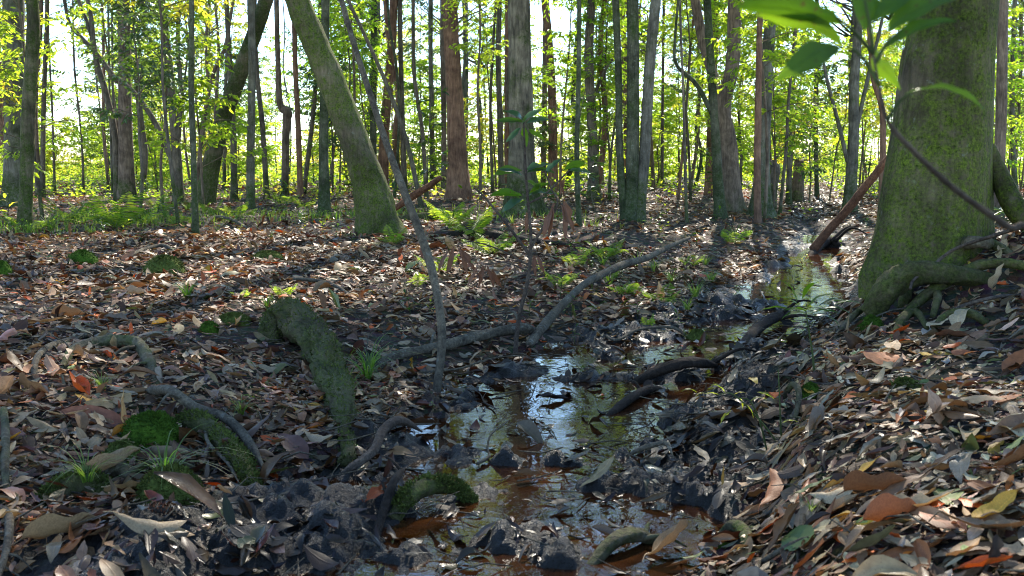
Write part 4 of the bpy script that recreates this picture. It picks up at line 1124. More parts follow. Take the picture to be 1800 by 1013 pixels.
lying('near_root', 'bark-brown forked root at the lower edge below the creek', 'root', [(1030, 1008, 22), (1075, 985, 26), (1120, 970, 24), (1160, 962, 12)], [0, .03, .03, 0], 'root', 12, .14, .25)
lying('near_root', 'short root loop with green moss at the lower edge', 'root', [(1262, 950, 16), (1290, 948, 22), (1312, 970, 22), (1322, 1000, 14)], [0, .03, .03, 0], 'root', 12, .14, .2)
lying('near_stick', 'thin grey forked stick on the leaves at the lower edge', 'stick', [(1330, 1005, 8), (1385, 990, 9), (1430, 975, 9), (1462, 955, 7)], [.02, .04, .04, .03], 'stick', 8, .1, .1)
lying('near_stick', 'upright grey stick crossing the thin forked one', 'stick', [(1405, 880, 6), (1410, 920, 9), (1408, 960, 10), (1400, 1005, 9)], [.04, .04, .04, .02], 'stick', 8, .1, .1)
lying('mossy_stick', 'short green stick stub on the leaf slope', 'stick', [(1560, 692, 12), (1590, 690, 15), (1630, 694, 12)], [0, .02, .0], 'rootmoss', 8, .12, .2)
lying('slope_twig', 'bent grey twig on the slope under the roots', 'twig', [(1375, 700, 9), (1392, 698, 11), (1404, 714, 10), (1396, 745, 7)], [0, .04, .04, 0], 'root', 8, .1, .1)
lying('slope_twig', 'straight thin twig lying below the crossing roots', 'twig', [(1630, 590, 5), (1680, 560, 6), (1740, 545, 6), (1800, 530, 5)], [.02, .04, .05, .04], 'twig', 6, .1, .1)
lying('pale_vine', 'thin pale vine snaking over the mud beside the upper pool', 'vine', [(1060, 590, 4), (1085, 608, 5), (1120, 588, 5), (1180, 586, 5), (1215, 600, 4)], [.01, .03, .02, .03, .0], 'stick', 6, .1, .1)
lying('bank_stick', 'long grey stick lying flat on the sunny leaf patch', 'stick', [(470, 498, 5), (530, 500, 6), (590, 512, 6), (640, 545, 4)], [.02, .03, .03, .01], 'stick', 6, .1, .1)
lying('hump_stick', 'curved pale stick above the mossy root hump', 'stick', [(200, 468, 5), (245, 450, 6), (290, 440, 6), (320, 455, 4)], [.01, .03, .03, 0], 'stick', 6, .1, .1)
lying('rise_stick', 'thin arched stick beside the straight green sapling', 'stick', [(355, 405, 5), (375, 392, 6), (410, 396, 5), (450, 410, 4)], [.0, .06, .05, 0], 'stick', 6, .1, .1)
lying('mossy_bank', 'mossy earth-brown root end under the pale rolled leaf', 'root', [(60, 890, 20), (110, 870, 36), (160, 862, 40), (200, 872, 26)], [0, .01, .01, 0], 'rootmoss', 12, .18, .4)
lying('bank_root', 'short dark root curving behind the grass tuft', 'root', [(185, 840, 20), (215, 845, 22), (235, 860, 16)], [.01, .03, 0], 'root', 10, .14, .2)

# repeats: small fallen twigs, each an object
TW = []
for k in range(14):
    r = np.random.default_rng(800 + k)
    pts = np.cumsum(np.stack([np.full(6, .2), r.normal(0, .05, 6), r.normal(0, .02, 6)], -1), 0); pts -= pts[0]
    S = spline(pts, 4); V, F = tube(S, np.linspace(.010, .004, len(S)) * r.uniform(.7, 1.4), 6, .15, seed=k)
    if k % 3 == 0:
        b = spline([S[10], S[10] + [.1, .08 * (1 if k % 2 else -1), .03], S[10] + [.22, .2 * (1 if k % 2 else -1), .04]], 4)
        V2, F2 = tube(b, np.linspace(.006, .003, len(b)), 5); F = np.vstack([F, F2 + len(V)]); V = np.vstack([V, V2])
    TW.append(mk_mesh('fallen_twig', V, F, [M['stick'] if k % 2 else M['twig']]))
for k in range(90):
    while True:
        y = 1.8 + 9 * random.random() ** 1.3; x = random.uniform(-1, 1) * .52 * y
        px, py = proj((x, y, hz(x, y)))
        if -10 < px < 1810 and py < 1015: break
    o = ob('fallen_twig', TW[k % 14], None, (x, y, max(hf(x, y), 0) + .025))
    s = random.uniform(.25, .6) * min(1, .5 + y / 8); o.scale = (s, s, s); o.rotation_euler = (random.gauss(0, .1), random.gauss(0, .1), random.random() * 6.28)
    w = ('forked ' if (k % 14) % 3 == 0 else 'straight ') + ('grey' if (k % 14) % 2 else 'dark')
    o['label'] = uniq(lambda t: f'{w} twig fallen on the floor {t}', px, py); o['category'] = 'twig'; o['group'] = 'fallen twigs on the forest floor'
# fine needles and fragments of twigs: stuff
acc = Acc()
x, y = scatter(5200, 1.5, 11)
z = np.maximum(h_fine(x, y), 0) + .02
for a, b, c in zip(x, y, z):
    L = random.uniform(.04, .22); an = random.random() * 6.28; tl = random.gauss(0, .14)
    d = np.array([math.cos(an), math.sin(an), tl]) * L
    q = np.array([a, b, c]); m_ = q + d * .5 + np.array([0, 0, random.gauss(.0, .012)])
    acc.add(*tube(np.array([q, m_, q + d]), np.array([.0022, .0025, .0012]) * random.uniform(.6, 1.6), 4, cap=False))
o = ob('twig_debris', acc.mesh('twig_debris', [M['stick']])); o['kind'] = 'stuff'; o['label'] = 'fine broken twigs strewn among the dead leaves'; o['category'] = 'debris'

# ------------------------------------------------------------------ stump
sY = float(gp(1350, 366)[1]); sb = np.array([at(1350, 366, sY)[0], sY, 0]); sb[2] = hz(sb[0], sb[1])
stp = thing('rotten_stump', 'dark rotten stump with a jagged broken top beside the slender tan stem', 'stump', tuple(sb))
Pp = np.array([at(1347, 372, sY), at(1349, 355, sY), at(1352, 325, sY), at(1356, 300, sY), at(1357, 289, sY)]) - sb
S = spline(np.column_stack([Pp, np.array([19, 16, 15, 15.5, 13]) / FPX * sY]), 6)
V, F = tube(S[:, :3], S[:, 3], 24, .14, np.exp(-np.clip(S[:, 2], 0, 9) / .15) * .2, seed=4, rfreq=2)
topz = V[:, 2] > S[-1, 2] - .05
V[topz, 2] += (fbm(V[topz, 0] * 22, V[topz, 1] * 22, 9, 2)) * .16
ob('trunk', mk_mesh('stump', V, F, [M['dark']]), stp)
mv = S[:, :3] + np.array([-.06, -.05, 0])
ob('moss', mk_mesh('moss', *tube(mv[2:22], S[2:22, 3] * .72, 14, .2, seed=6), [M['mossdry']]), stp)
# a far snapped snag
q = at(1402, 318, 27); q[2] = hz(q[0], q[1]); sn = thing('snag', 'far ragged snag standing in sunlit brush past the stump', 'stump', tuple(q))
V, F = tube(spline([(0, 0, -.1), (0, 0, .4), (.03, 0, .8), (.02, 0, 1.02)], 5), np.interp(np.arange(16), [0, 15], [.19, .13]), 12, .25, seed=3)
V[V[:, 2] > .95, 2] += .12 * (vnoise(V[V[:, 2] > .95, 0] * 30, V[V[:, 2] > .95, 1] * 30, 2))
ob('trunk', mk_mesh('snag', V, F, [M['brown']]), sn)

# ------------------------------------------------------------------ moss cushions
def cushion(px, py, w, hgt, label, mat='moss', seed=0):
    q = gp(px, py + hgt * .45); d = np.linalg.norm(q - CAM); r = w * .5 / FPX * d; hh = hgt / FPX * d * .85; r *= 1.1
    rr = np.random.default_rng(seed + 60)
    nu, nv = 36, 18
    th = np.linspace(0, 2 * math.pi, nu, endpoint=False); ph = np.linspace(0, 1, nv)
    TH, PH = np.meshgrid(th, ph)
    rad = np.sin(PH * math.pi / 2); zz = np.cos(PH * math.pi / 2)
    bumpy = 1 + .28 * fbm(np.cos(TH) * rad * 3 + seed, np.sin(TH) * rad * 3, seed, 4)
    X = r * rad * np.cos(TH) * bumpy; Yy = r * .9 * rad * np.sin(TH) * bumpy; Z = hh * zz * bumpy - .02 * hh
    Z[-1] -= .03
    V = np.stack([X, Yy, Z], -1).reshape(-1, 3)
    i = np.arange(nv - 1)[:, None] * nu; j = np.arange(nu)[None]
    F = np.stack([i + j, i + nu + j, i + nu + (j + 1) % nu, i + (j + 1) % nu], -1).reshape(-1, 4)
    t = thing('moss_cushion', label, 'moss', tuple(q), 'moss cushions')
    ob('mound', mk_mesh('mound', V, F, [M[mat]]), t)
    # moss shoots: tiny blades all over
    n = int(min(3000, 600 + 240 * w / 10))
    k = rr.integers(0, len(V), n); nrm = V[k] / np.array([r * r, r * r, hh * hh]); nrm /= np.linalg.norm(nrm, axis=1)[:, None] + 1e-9
    pos = V[k] + rr.normal(0, r * .05, (n, 3)) * [1, 1, .3]
    dd = nrm + rr.normal(0, .45, (n, 3)); L = rr.uniform(.5, 1.2, n) * .05 * (r + .05) * 1.6
    W_, F_ = leaves6(pos, dd, rand_unit(n, rr), L, L * .45)
    ob('shoots', mk_mesh('shoots', W_, F_, [M[mat]]), t)


cushion(265, 752, 86, 58, 'bright green moss cushion beside the forked stick', 'moss', 1)
cushion(145, 453, 42, 26, 'small green moss mound on the open leaf litter', 'moss', 2)
cushion(290, 468, 62, 38, 'ragged mossy hump of old roots in the leaf litter', 'mossdry', 3)
cushion(4, 475, 30, 30, 'moss mound cut by the photo edge', 'moss', 4)
cushion(368, 575, 30, 22, 'tiny moss tuft in the shade behind the looped root', 'moss', 5)
cushion(215, 795, 50, 40, 'brown-green moss lump below the bright cushion', 'mossdry', 6)
cushion(300, 850, 90, 60, 'earthy moss lump bearing the long-bladed grass tuft', 'mossdry', 7)
cushion(1276, 968, 28, 26, 'dark green moss tuft inside the root loop', 'moss', 8)
cushion(1425, 682, 26, 18, 'tiny moss tuft at the edge of the leafy bank', 'moss', 9)
cushion(1530, 570, 40, 30, 'green moss at the tip of the creekside roots', 'moss', 10)
cushion(410, 560, 50, 20, 'olive moss on a buried root in the shade', 'mossdry', 11)
cushion(1225, 590, 34, 24, 'dark moss clump at the upper pool edge', 'mossdry', 12)
cushion(470, 450, 50, 18, 'low dark moss hump in the sunny leaf patch', 'mossdry', 13)

# ------------------------------------------------------------------ pine cone on the mud
q = gp(274, 912); t = thing('pine_cone', 'brown scaly pine cone under the long-bladed grass tuft', 'cone', tuple(q + np.array([0, 0, .02])), rz=.4)
core, sca = Acc(), Acc()
core.add(*tube(spline([(-.04, 0, 0), (-.01, 0, .002), (.025, 0, .002), (.045, 0, 0)], 4), np.array([.006, .010, .014, .017, .018, .018, .017, .015, .013, .010, .008, .006, .004]), 10))
for k in range(70):
    u = k / 70; a = k * 2.39996; r_ = .017 * math.sin(math.pi * (.15 + .8 * u)) + .004
    p_ = np.array([[-.04 + .083 * u, r_ * math.cos(a), r_ * math.sin(a)]]); d_ = np.array([[.45, math.cos(a), math.sin(a)]])
    V, F = leaves6(p_, d_, np.array([[1.0, 0, 0]]), np.array([.014]), np.array([.013]), .5); sca.add(V, F, np.full(6, random.random()))
ob('core', core.mesh('core', [M['twig']]), t); ob('scales', sca.mesh('scales', [M['dead']]), t)

# ------------------------------------------------------------------ ferns, grass, seedlings
def frond(L, n, seed, droop=.5):
    r = np.random.default_rng(seed)
    t = np.linspace(0, 1, n)
    ax = np.stack([t * L * .85, np.zeros(n), L * (1.0 * t - droop * t ** 2)], -1)
    wd, fo = Acc(), Acc()
    V, F = tube(ax, np.linspace(.004, .0012, n), 4, cap=False)
    w = .34 * L * np.sin(np.pi * (.12 + .86 * t)) ** .9
    P, D, Ls, Wd = [], [], [], []
    for k in range(2, n):
        for sd in (-1, 1):
            P.append(ax[k]); D.append([.55 + r.normal(0, .06), sd, -.12 + r.normal(0, .1)]); Ls.append(w[k] * r.uniform(.85, 1.1)); Wd.append(L * .85 / n * 1.1)
    V2, F2 = leaves6(np.array(P), np.array(D), np.tile([[0, 0, 1.0]], (len(P), 1)) + r.normal(0, .12, (len(P), 3)), np.array(Ls), np.array(Wd), .15)
    return mk_mesh('frond', np.vstack([V, V2]), np.vstack([F, F2 + len(V)]), [M['fern']], {'rnd': np.concatenate([np.full(len(V), .2), np.repeat(r.random(len(V2) // 6), 6)])})


FR = [frond(.75, 20, 1, .35), frond(.75, 20, 2, .6), frond(.75, 18, 3, .8), frond(.75, 22, 4, .45)]


def fern(px, py, wpx, n, label, az0=0, spread=6.28, tilt=0):
    q = gp(px, py); d = q[1]; L = wpx * .5 / FPX * d
    t = thing('fern', label, 'fern', tuple(q), 'ferns on the forest floor')
    for k in range(n):
        f = ob('frond', FR[k % 4], t)
        s = L / .64 * random.uniform(.75, 1.15)
        f.scale = (s, s, s); f.rotation_euler = (random.gauss(0, .15), random.gauss(-.1 - tilt, .18), az0 + spread * (k + random.uniform(-.25, .25)) / n)


fern(205, 402, 150, 9, 'large sunlit yellow-green fern before the straight dark trunk')
fern(120, 392, 100, 6, 'thin sunlit fern with long arching fronds beside the large one')
fern(795, 398, 105, 8, 'bright fern beside the root of the leaning mossy trunk')
fern(775, 482, 85, 8, 'yellow-green fern under the hanging dead leaves')
fern(865, 450, 110, 7, 'low fern with spread fronds beside the dark log')
fern(500, 360, 60, 6, 'sunlit fern below the kinked trunk')
fern(535, 366, 50, 6, 'small sunlit fern next to the dark upright trunk')
fern(285, 372, 70, 6, 'shaded fern between the dark trunk and the twin stems')
fern(930, 372, 60, 5, 'small dark fern at the mossy foot of the oak')
fern(1100, 520, 70, 6, 'pale feathery fern on the creek bank')
fern(1140, 575, 45, 5, 'small upright fern above the upper pool')
fern(25, 400, 70, 6, 'bright fern cut by the photo edge')
fern(150, 385, 70, 7, 'yellow fern between the mossy bent trunk and the large sunlit fern')
fern(260, 392, 70, 7, 'bright fern just past the large sunlit fern')
fern(375, 378, 60, 6, 'small bright fern at the foot of the slanting mossy trunk')
fern(830, 415, 110, 8, 'bright fern in front of the reddish brown trunk and the dark log')
fern(985, 505, 80, 6, 'fern under the middle of the pale speckled branch')
fern(1065, 455, 90, 7, 'fern between the triple-stemmed mossy tree and the ferny creek bank')
fern(1165, 535, 80, 7, 'fern drooping over the black mud above the upper pool')
fern(1290, 430, 70, 6, 'fern by the very thin stem in the dappled light')
fern(735, 505, 60, 5, 'low fern beside the bare curved sapling')
fern(60, 405, 80, 7, 'bright low fern at the foot of the mossy bent trunk')
fern(330, 395, 60, 6, 'bright fern beside the straight green sapling')
fern(420, 385, 60, 6, 'sunlit fern in front of the tan blotched trunk')
fern(690, 430, 60, 6, 'small fern at the foot of the leaning mossy trunk')
fern(1010, 470, 70, 7, 'pale green fern behind the pale speckled branch')
fern(1215, 470, 60, 6, 'fern in the dappled light before the forked brown tree')
fern(500, 525, 55, 6, 'small blue-green fern in the shaded litter')
fern(425, 525, 45, 5, 'tiny fern beside the fine grass in the shade')


def grass_mesh(seed, n, H, W):
    r = np.random.default_rng(seed); k = 7
    Vs, Fs, Rn = [], [], []
    for b in range(n):
        az = r.random() * 6.28; L = H * r.uniform(.55, 1.25); t = np.linspace(0, 1, k)
        out = r.uniform(.6, 1.15)
        rad = r.random() * .03 * H / .3 + L * out * t ** 1.6 * .9
        z = L * (t * .95 - out * .75 * t ** 2.4)
        w = W * (1 - t ** 2) * .5 + .0003
        c = np.stack([rad * math.cos(az), rad * math.sin(az), z], -1); s_ = np.array([-math.sin(az), math.cos(az), 0])
        V = np.concatenate([c - s_ * w[:, None], c + s_ * w[:, None]]); a = np.arange(k - 1)
        Fs.append(np.stack([a, a + k, a + k + 1, a + 1], -1) + len(Vs) * 2 * k); Vs.append(V); Rn.append(np.full(2 * k, r.random()))
    return mk_mesh('grass_tuft', np.vstack(Vs), np.vstack(Fs), [M['grass']], {'rnd': np.concatenate(Rn)})


GR = [grass_mesh(k, 26 + 8 * (k % 3), .30, .0055) for k in range(6)]
GT = [(290, 872, 90, 'long-bladed dark grass tuft on the earthy moss lump'), (155, 872, 70, 'drooping grass tuft on the mossy bank end'), (645, 672, 75, 'thick grass tuft beside the arched root'), (610, 700, 60, 'drooping grass growing on the arched root'),
      (470, 545, 34, None), (330, 528, 40, None), (1292, 418, 34, None), (1080, 492, 40, None), (1222, 525, 40, None), (1105, 520, 36, None), (1060, 470, 36, None), (1250, 500, 36, None), (545, 640, 40, 'wispy grass on top of the arched root'), (180, 690, 40, None),
      (90, 408, 40, None), (50, 412, 34, None), (255, 395, 34, None), (290, 385, 30, None), (1208, 548, 34, None), (1150, 480, 36, None), (700, 375, 30, None), (900, 395, 26, None), (1425, 930, 30, None), (1240, 470, 30, None), (590, 372, 24, None), (330, 372, 30, None), (160, 415, 30, None), (650, 655, 50, None), (425, 735, 40, None), (1070, 505, 44, None), (1120, 470, 40, None), (1180, 500, 36, None)]
for k, (px, py, hp, lab) in enumerate(GT):
    q = gp(px, py); s = hp / FPX * q[1] / .24
    s *= 1.3 if py > 520 else 1.1; q[2] += .05 if py > 820 else .015; o = ob('grass_tuft', GR[k % 6], None, tuple(q)); o.scale = (s, s, s); o.rotation_euler = (0, 0, random.random() * 6.28)
    o['label'] = lab or uniq(lambda t: f'thin green grass tuft {t}', px, py); o['category'] = 'grass tuft'; o['group'] = 'grass tufts'
# short sunlit grass patches: stuff
r = np.random.default_rng(5); Vs, Fs, Rn = [], [], []
cnt = 0
for (cx, cy, rx, ry, n) in [(-7.0, 12.2, 1.6, .9, 1000), (-5.2, 13.9, 1.3, .8, 600), (-6.2, 14.8, 1.0, .6, 400), (-3.2, 15.5, 2.4, 1.6, 700), (-2.0, 16.5, 1.5, 1.5, 400), (.3, 15.5, 1.4, 1.2, 400)]:
    for b in range(n):
        x_, y_ = cx + rx * r.normal(0, .5), cy + ry * r.normal(0, .5)
        h = r.uniform(.05, .15); az = r.random() * 6.28; o_ = h * r.uniform(.2, 1); w = .004
        Vs.append((x_, y_, az, h, o_, w))
A_ = np.array(Vs); z_ = h_mid(A_[:, 0], A_[:, 1])
bc = np.stack([A_[:, 0], A_[:, 1], z_], -1); dr = np.stack([np.cos(A_[:, 2]), np.sin(A_[:, 2]), 0 * z_], -1); sd = np.stack([-dr[:, 1], dr[:, 0], 0 * z_], -1) * A_[:, 5:6]
mid = bc + dr * (A_[:, 4:5] * .35); mid[:, 2] += A_[:, 3] * .7
tip = bc + dr * A_[:, 4:5]; tip[:, 2] += A_[:, 3]
V = np.stack([bc - sd, bc + sd, mid + sd, mid - sd, tip + sd * .2, tip - sd * .2], 1).reshape(-1, 3)
b = np.arange(len(A_))[:, None] * 6; F = np.concatenate([b + [[0, 1, 2, 3]], b + [[3, 2, 4, 5]]])
ob('short_grass', mk_mesh('short_grass', V, F, [M['grass']], {'rnd': np.repeat(r.random(len(A_)), 6)}), kind='stuff', label='short sunlit grass in patches on the forest floor', category='grass')


def broad_leaf_mesh(mat, seed, L=1.0, W=.36, curl=.25, bend=-.3):
    V, F, uv, _ = leaf_batch(np.zeros((1, 3)), np.zeros(1), np.zeros(1), np.zeros(1), np.array([L]), np.array([W]), np.array([curl]), np.array([bend]), 13, 5, None, None, seed)
    V[:, 0] += .5 * L; V = V - V[2]
    return mk_mesh('leaf', V, F, [M[mat]], {'rnd': np.full(len(V), np.random.default_rng(seed).random())}, uv)


BL = {m_: [broad_leaf_mesh(m_, 900 + k, 1, .30 + .03 * (k % 4), .3 - .1 * (k % 3), (-.25 - .15 * (k % 3)) * (.4 if m_ == 'dead' else 1)) for k in range(5)] for m_ in ('sprig', 'leaf_deep', 'dead', 'leaf_yellow')}


def put_leaf(t, base, d, L, mat, k=0, roll=0, name='leaf'):
    o = ob(name, BL[mat][k % 5], t, tuple(base))
    d = Vector(d).normalized()
    z = Vector((0, 0, 1)) - d * d.z
    z = z.normalized() if z.length > .05 else Vector((0, -1, 0))
    if mat == 'dead': z = Vector((random.uniform(-.6, .6), -1, 0)); z = (z - d * z.dot(d)).normalized()
    y = z.cross(d)
    m_ = Matrix((d, y, z)).transposed() @ Matrix.Rotation(roll, 3, 'X')
    o.rotation_euler = m_.to_euler(); o.scale = (L, L * (.72 if mat == 'dead' else 1), L)
    return o


# small broadleaf seedlings, repeats: one mesh each for stem, children named leaf
def seedling_proto(seed, H, n, mat, L):
    r = np.random.default_rng(seed)
    t = bpy.data.objects.new('seedling', None); COL.objects.link(t)
    S = spline([(0, 0, -.02), (r.normal(0, .03), r.normal(0, .03), H * .5), (r.normal(0, .05), r.normal(0, .05), H)], 4)
    ob('stem', mk_mesh('stem', *tube(S, np.linspace(.004, .002, len(S)), 5), [M['greenstem']]), t)
    for k in range(n):
        f = .35 + .65 * k / max(1, n - 1); q = S[int(f * (len(S) - 1))]; a = k * 2.4 + r.random()
        put_leaf(t, q, (math.cos(a), math.sin(a), r.uniform(-.3, .6)), L * r.uniform(.7, 1.2), mat, k)
    return t


def copy_tree(o, parent=None):
    c = o.copy(); COL.objects.link(c); c.parent = parent
    for ch in o.children: copy_tree(ch, c)
    return c


SEED = [(seedling_proto(1, .26, 7, 'sprig', .13), 'broadleaf seedling'), (seedling_proto(2, .16, 5, 'sprig', .09), 'small seedling'), (seedling_proto(3, .34, 9, 'leaf_deep', .13), 'dark glossy seedling'),
        (seedling_proto(4, .22, 8, 'leaf_yellow', .08), 'yellow-green seedling'), (seedling_proto(5, .40, 12, 'sprig', .10), 'tall leafy seedling')]
first = [True] * 5


def seedling(px, py, hpx, k, label=None):
    q = gp(px, py); proto, nm = SEED[k]
    o = proto if first[k] else copy_tree(proto); first[k] = False
    s = hpx / FPX * q[1] / [.30, .2, .4, .27, .46][k]
    o.location = tuple(q); o.scale = (s, s, s); o.rotation_euler = (0, 0, random.random() * 6.28)
    o['label'] = label or uniq(lambda t: f'{nm} growing {t}', px, py); o['category'] = 'seedling'; o['group'] = 'seedlings on the forest floor'


for a in [(25, 360, 80, 4), (10, 385, 70, 3), (60, 385, 60, 4), (5, 330, 60, 4), (110, 365, 40, 3), (1000, 455, 50, 0), (975, 470, 55, 4), (1165, 412, 36, 2), (1130, 405, 26, 1), (1100, 560, 30, 0), (1060, 455, 30, 3), (985, 525, 40, 0), (955, 500, 46, 3), (1005, 555, 36, 0), (1010, 600, 30, 1),
          (930, 440, 36, 0), (1075, 425, 20, 1), (1410, 470, 26, 3), (1425, 360, 22, 0), (1260, 395, 30, 0), (1225, 430, 30, 1), (1590, 705, 10, 1), (1500, 345, 24, 4), (1460, 335, 22, 4), (840, 372, 40, 3), (700, 360, 30, 4), (520, 345, 40, 4), (620, 320, 40, 2), (395, 368, 26, 2), (300, 360, 34, 4), (265, 352, 36, 2), (470, 372, 24, 0), (555, 345, 40, 4),
          (430, 720, 40, 1), (470, 690, 30, 1), (445, 800, 16, 1), (140, 820, 20, 1), (1440, 330, 24, 2), (1520, 400, 24, 2), (1530, 330, 30, 0), (1570, 330, 40, 4), (1780, 330, 40, 4), (1770, 350, 30, 0), (1190, 575, 30, 0), (1205, 600, 20, 1), (1020, 660, 24, 1), (760, 720, 20, 1), (815, 690, 20, 1), (1420, 690, 16, 1), (1430, 800, 14, 1), (1620, 805, 12, 1), (180, 720, 24, 3), (455, 660, 24, 1), (95, 350, 50, 4), (215, 330, 40, 3), (180, 345, 40, 4)]:
    seedling(*a)
for k in range(60):
    px = random.uniform(0, 640) if k < 40 else random.uniform(700, 1250); py = random.uniform(372, 430) if k < 40 else random.uniform(380, 560)
    seedling(px, py, random.uniform(20, 44), random.choice((0, 1, 2, 3, 4)))
for k in range(80):
    px = random.uniform(0, 1540); py = random.uniform(330, 372)
    seedling(px, py, random.uniform(22, 46), random.choice((0, 2, 3, 4, 4)))

# creekside seedling with whorls of broad leaves (distinct)
q = gp(1432, 660); t = thing('broadleaf_seedling', 'broadleaf seedling on a thin pale stem at the creek edge', 'seedling', tuple(q))
Yd = q[1]; S = spline(np.array([at(a, b, Yd) for a, b in ((1432, 662), (1428, 620), (1420, 570), (1416, 545))]) - q, 4)
ob('stem', mk_mesh('stem', *tube(S, np.linspace(.005, .003, len(S)), 6), [M['greenstem']]), t)
for k, (dx, dy, lx, lz) in enumerate([(1416, 548, -1, .1), (1405, 540, -.7, .25), (1420, 540, .6, .3), (1425, 548, 1, .0), (1400, 530, -.4, .5), (1440, 538, .9, .15), (1415, 552, -.9, -.15), (1430, 555, .5, -.2), (1410, 525, .2, .4), (1445, 545, 1, -.15), (1390, 545, -1, -.05), (1465, 540, 1, .1)]):
    put_leaf(t, at(dx, dy, Yd) - q, (lx, random.uniform(-.6, .3), lz), .125, 'leaf_deep' if k % 2 else 'sprig', k)
# pale green creeping plant
q = gp(1370, 785); t = thing('creeping_plant', 'pale green plant with bright young leaves bending over the creek', 'plant', tuple(q)); Yd = q[1]
for pl in (((1374, 790), (1345, 750), (1310, 712), (1285, 692), (1262, 694)), ((1350, 800), (1335, 740), (1318, 705), (1300, 700)), ((1375, 800), (1372, 740), (1370, 690), (1368, 650))):
    S = spline(np.array([at(a, b, Yd) for a, b in pl]) - q, 4); ob('stem', mk_mesh('stem', *tube(S, np.linspace(.004, .0018, len(S)), 5), [M['greenstem']]), t)
for k, (a, b, lx, lz) in enumerate([(1262, 694, -1, .1), (1240, 692, -.8, -.1), (1225, 690, -.9, .1), (1275, 690, -.4, .3), (1300, 700, .3, -.9), (1312, 712, .5, -1), (1290, 695, .8, .1), (1318, 706, .9, .1), (1285, 722, -.5, -.6), (1374, 745, .9, .1), (1330, 690, .6, -.2)]):
    put_leaf(t, at(a, b, Yd) - q, (lx, random.uniform(-.5, .2), lz), random.uniform(.045, .07), 'leaf_yellow', k)

# sapling with hanging dead leaves
q = gp(905, 622); Yd = float(q[1])
t = thing('dead_leaf_sapling', 'slender dark sapling with hanging dead leaves and broad green top leaves', 'sapling', tuple(q))
for pl, w0 in ((((905, 625), (912, 560), (928, 490), (933, 420), (926, 330), (922, 250), (920, 205)), 9), (((932, 450), (895, 400), (850, 345), (832, 330)), 6), (((931, 440), (955, 400), (980, 360), (968, 330), (958, 300)), 5), (((925, 360), (960, 340), (1000, 300)), 4)):
    S = spline(np.array([at(a, b, Yd) for a, b in pl]) - q, 6); w = np.linspace(w0, 2.6, len(S)) * .5 / FPX * Yd
    ob('stem', mk_mesh('stem', *tube(S, w, 7, .1), [M['twig']]), t)
lk = Yd / FPX
for k, (a, b, ln, lx, lz) in enumerate([(975, 355, 62, -.15, -1), (985, 358, 66, .1, -1), (972, 365, 55, -.3, -1), (990, 352, 60, .35, -1), (925, 372, 40, -.05, -1), (798, 432, 52, -.25, -1), (806, 436, 50, .3, -1), (790, 440, 44, -.5, -1), (812, 440, 46, .6, -1), (848, 466, 42, -.2, -1), (856, 468, 40, .3, -1), (840, 470, 42, -.5, -1), (865, 472, 40, .5, -1), (938, 448, 40, .1, -1), (944, 450, 36, .4, -1), (985, 305, 40, .2, -1), (992, 312, 34, -.2, -1)]):
    put_leaf(t, at(a, b, Yd) - q, (lx, random.uniform(-.15, .15), lz), ln * lk, 'dead', k, random.uniform(-.5, .5), 'dead_leaf')
for pl in (((935, 470), (880, 440), (830, 425), (800, 432)), ((934, 480), (890, 462), (852, 466))):
    S = spline(np.array([at(a, b, Yd) for a, b in pl]) - q, 5); ob('stem', mk_mesh('stem', *tube(S, np.linspace(.005, .0028, len(S)), 5), [M['twig']]), t)
for k, (a, b, ln, lx, lz) in enumerate([(920, 215, 50, -1, .05), (918, 218, 46, .9, .55), (921, 215, 42, -.9, .45), (921, 222, 40, .15, -1), (925, 218, 44, 1, .1), (915, 225, 40, -.7, -.7), (930, 228, 36, .7, -.4), (918, 300, 60, -1, -.15), (924, 300, 50, 1, .25), (925, 305, 55, 1, -.05), (918, 310, 50, -.8, .2), (925, 318, 46, .7, -.5), (990, 300, 46, .9, .25), (1000, 300, 42, 1, -.1), (960, 305, 40, .6, .5), (918, 345, 60, -1, .0), (928, 345, 56, 1, .0), (922, 350, 50, -.6, -.4), (930, 340, 46, .8, .4)]):
    put_leaf(t, at(a, b, Yd) - q, (lx, random.uniform(-.5, .3), lz), ln * lk * .95, 'leaf_deep' if k % 3 else 'sprig', k, random.choice((-1, 1)) * random.uniform(.5, 1.1))


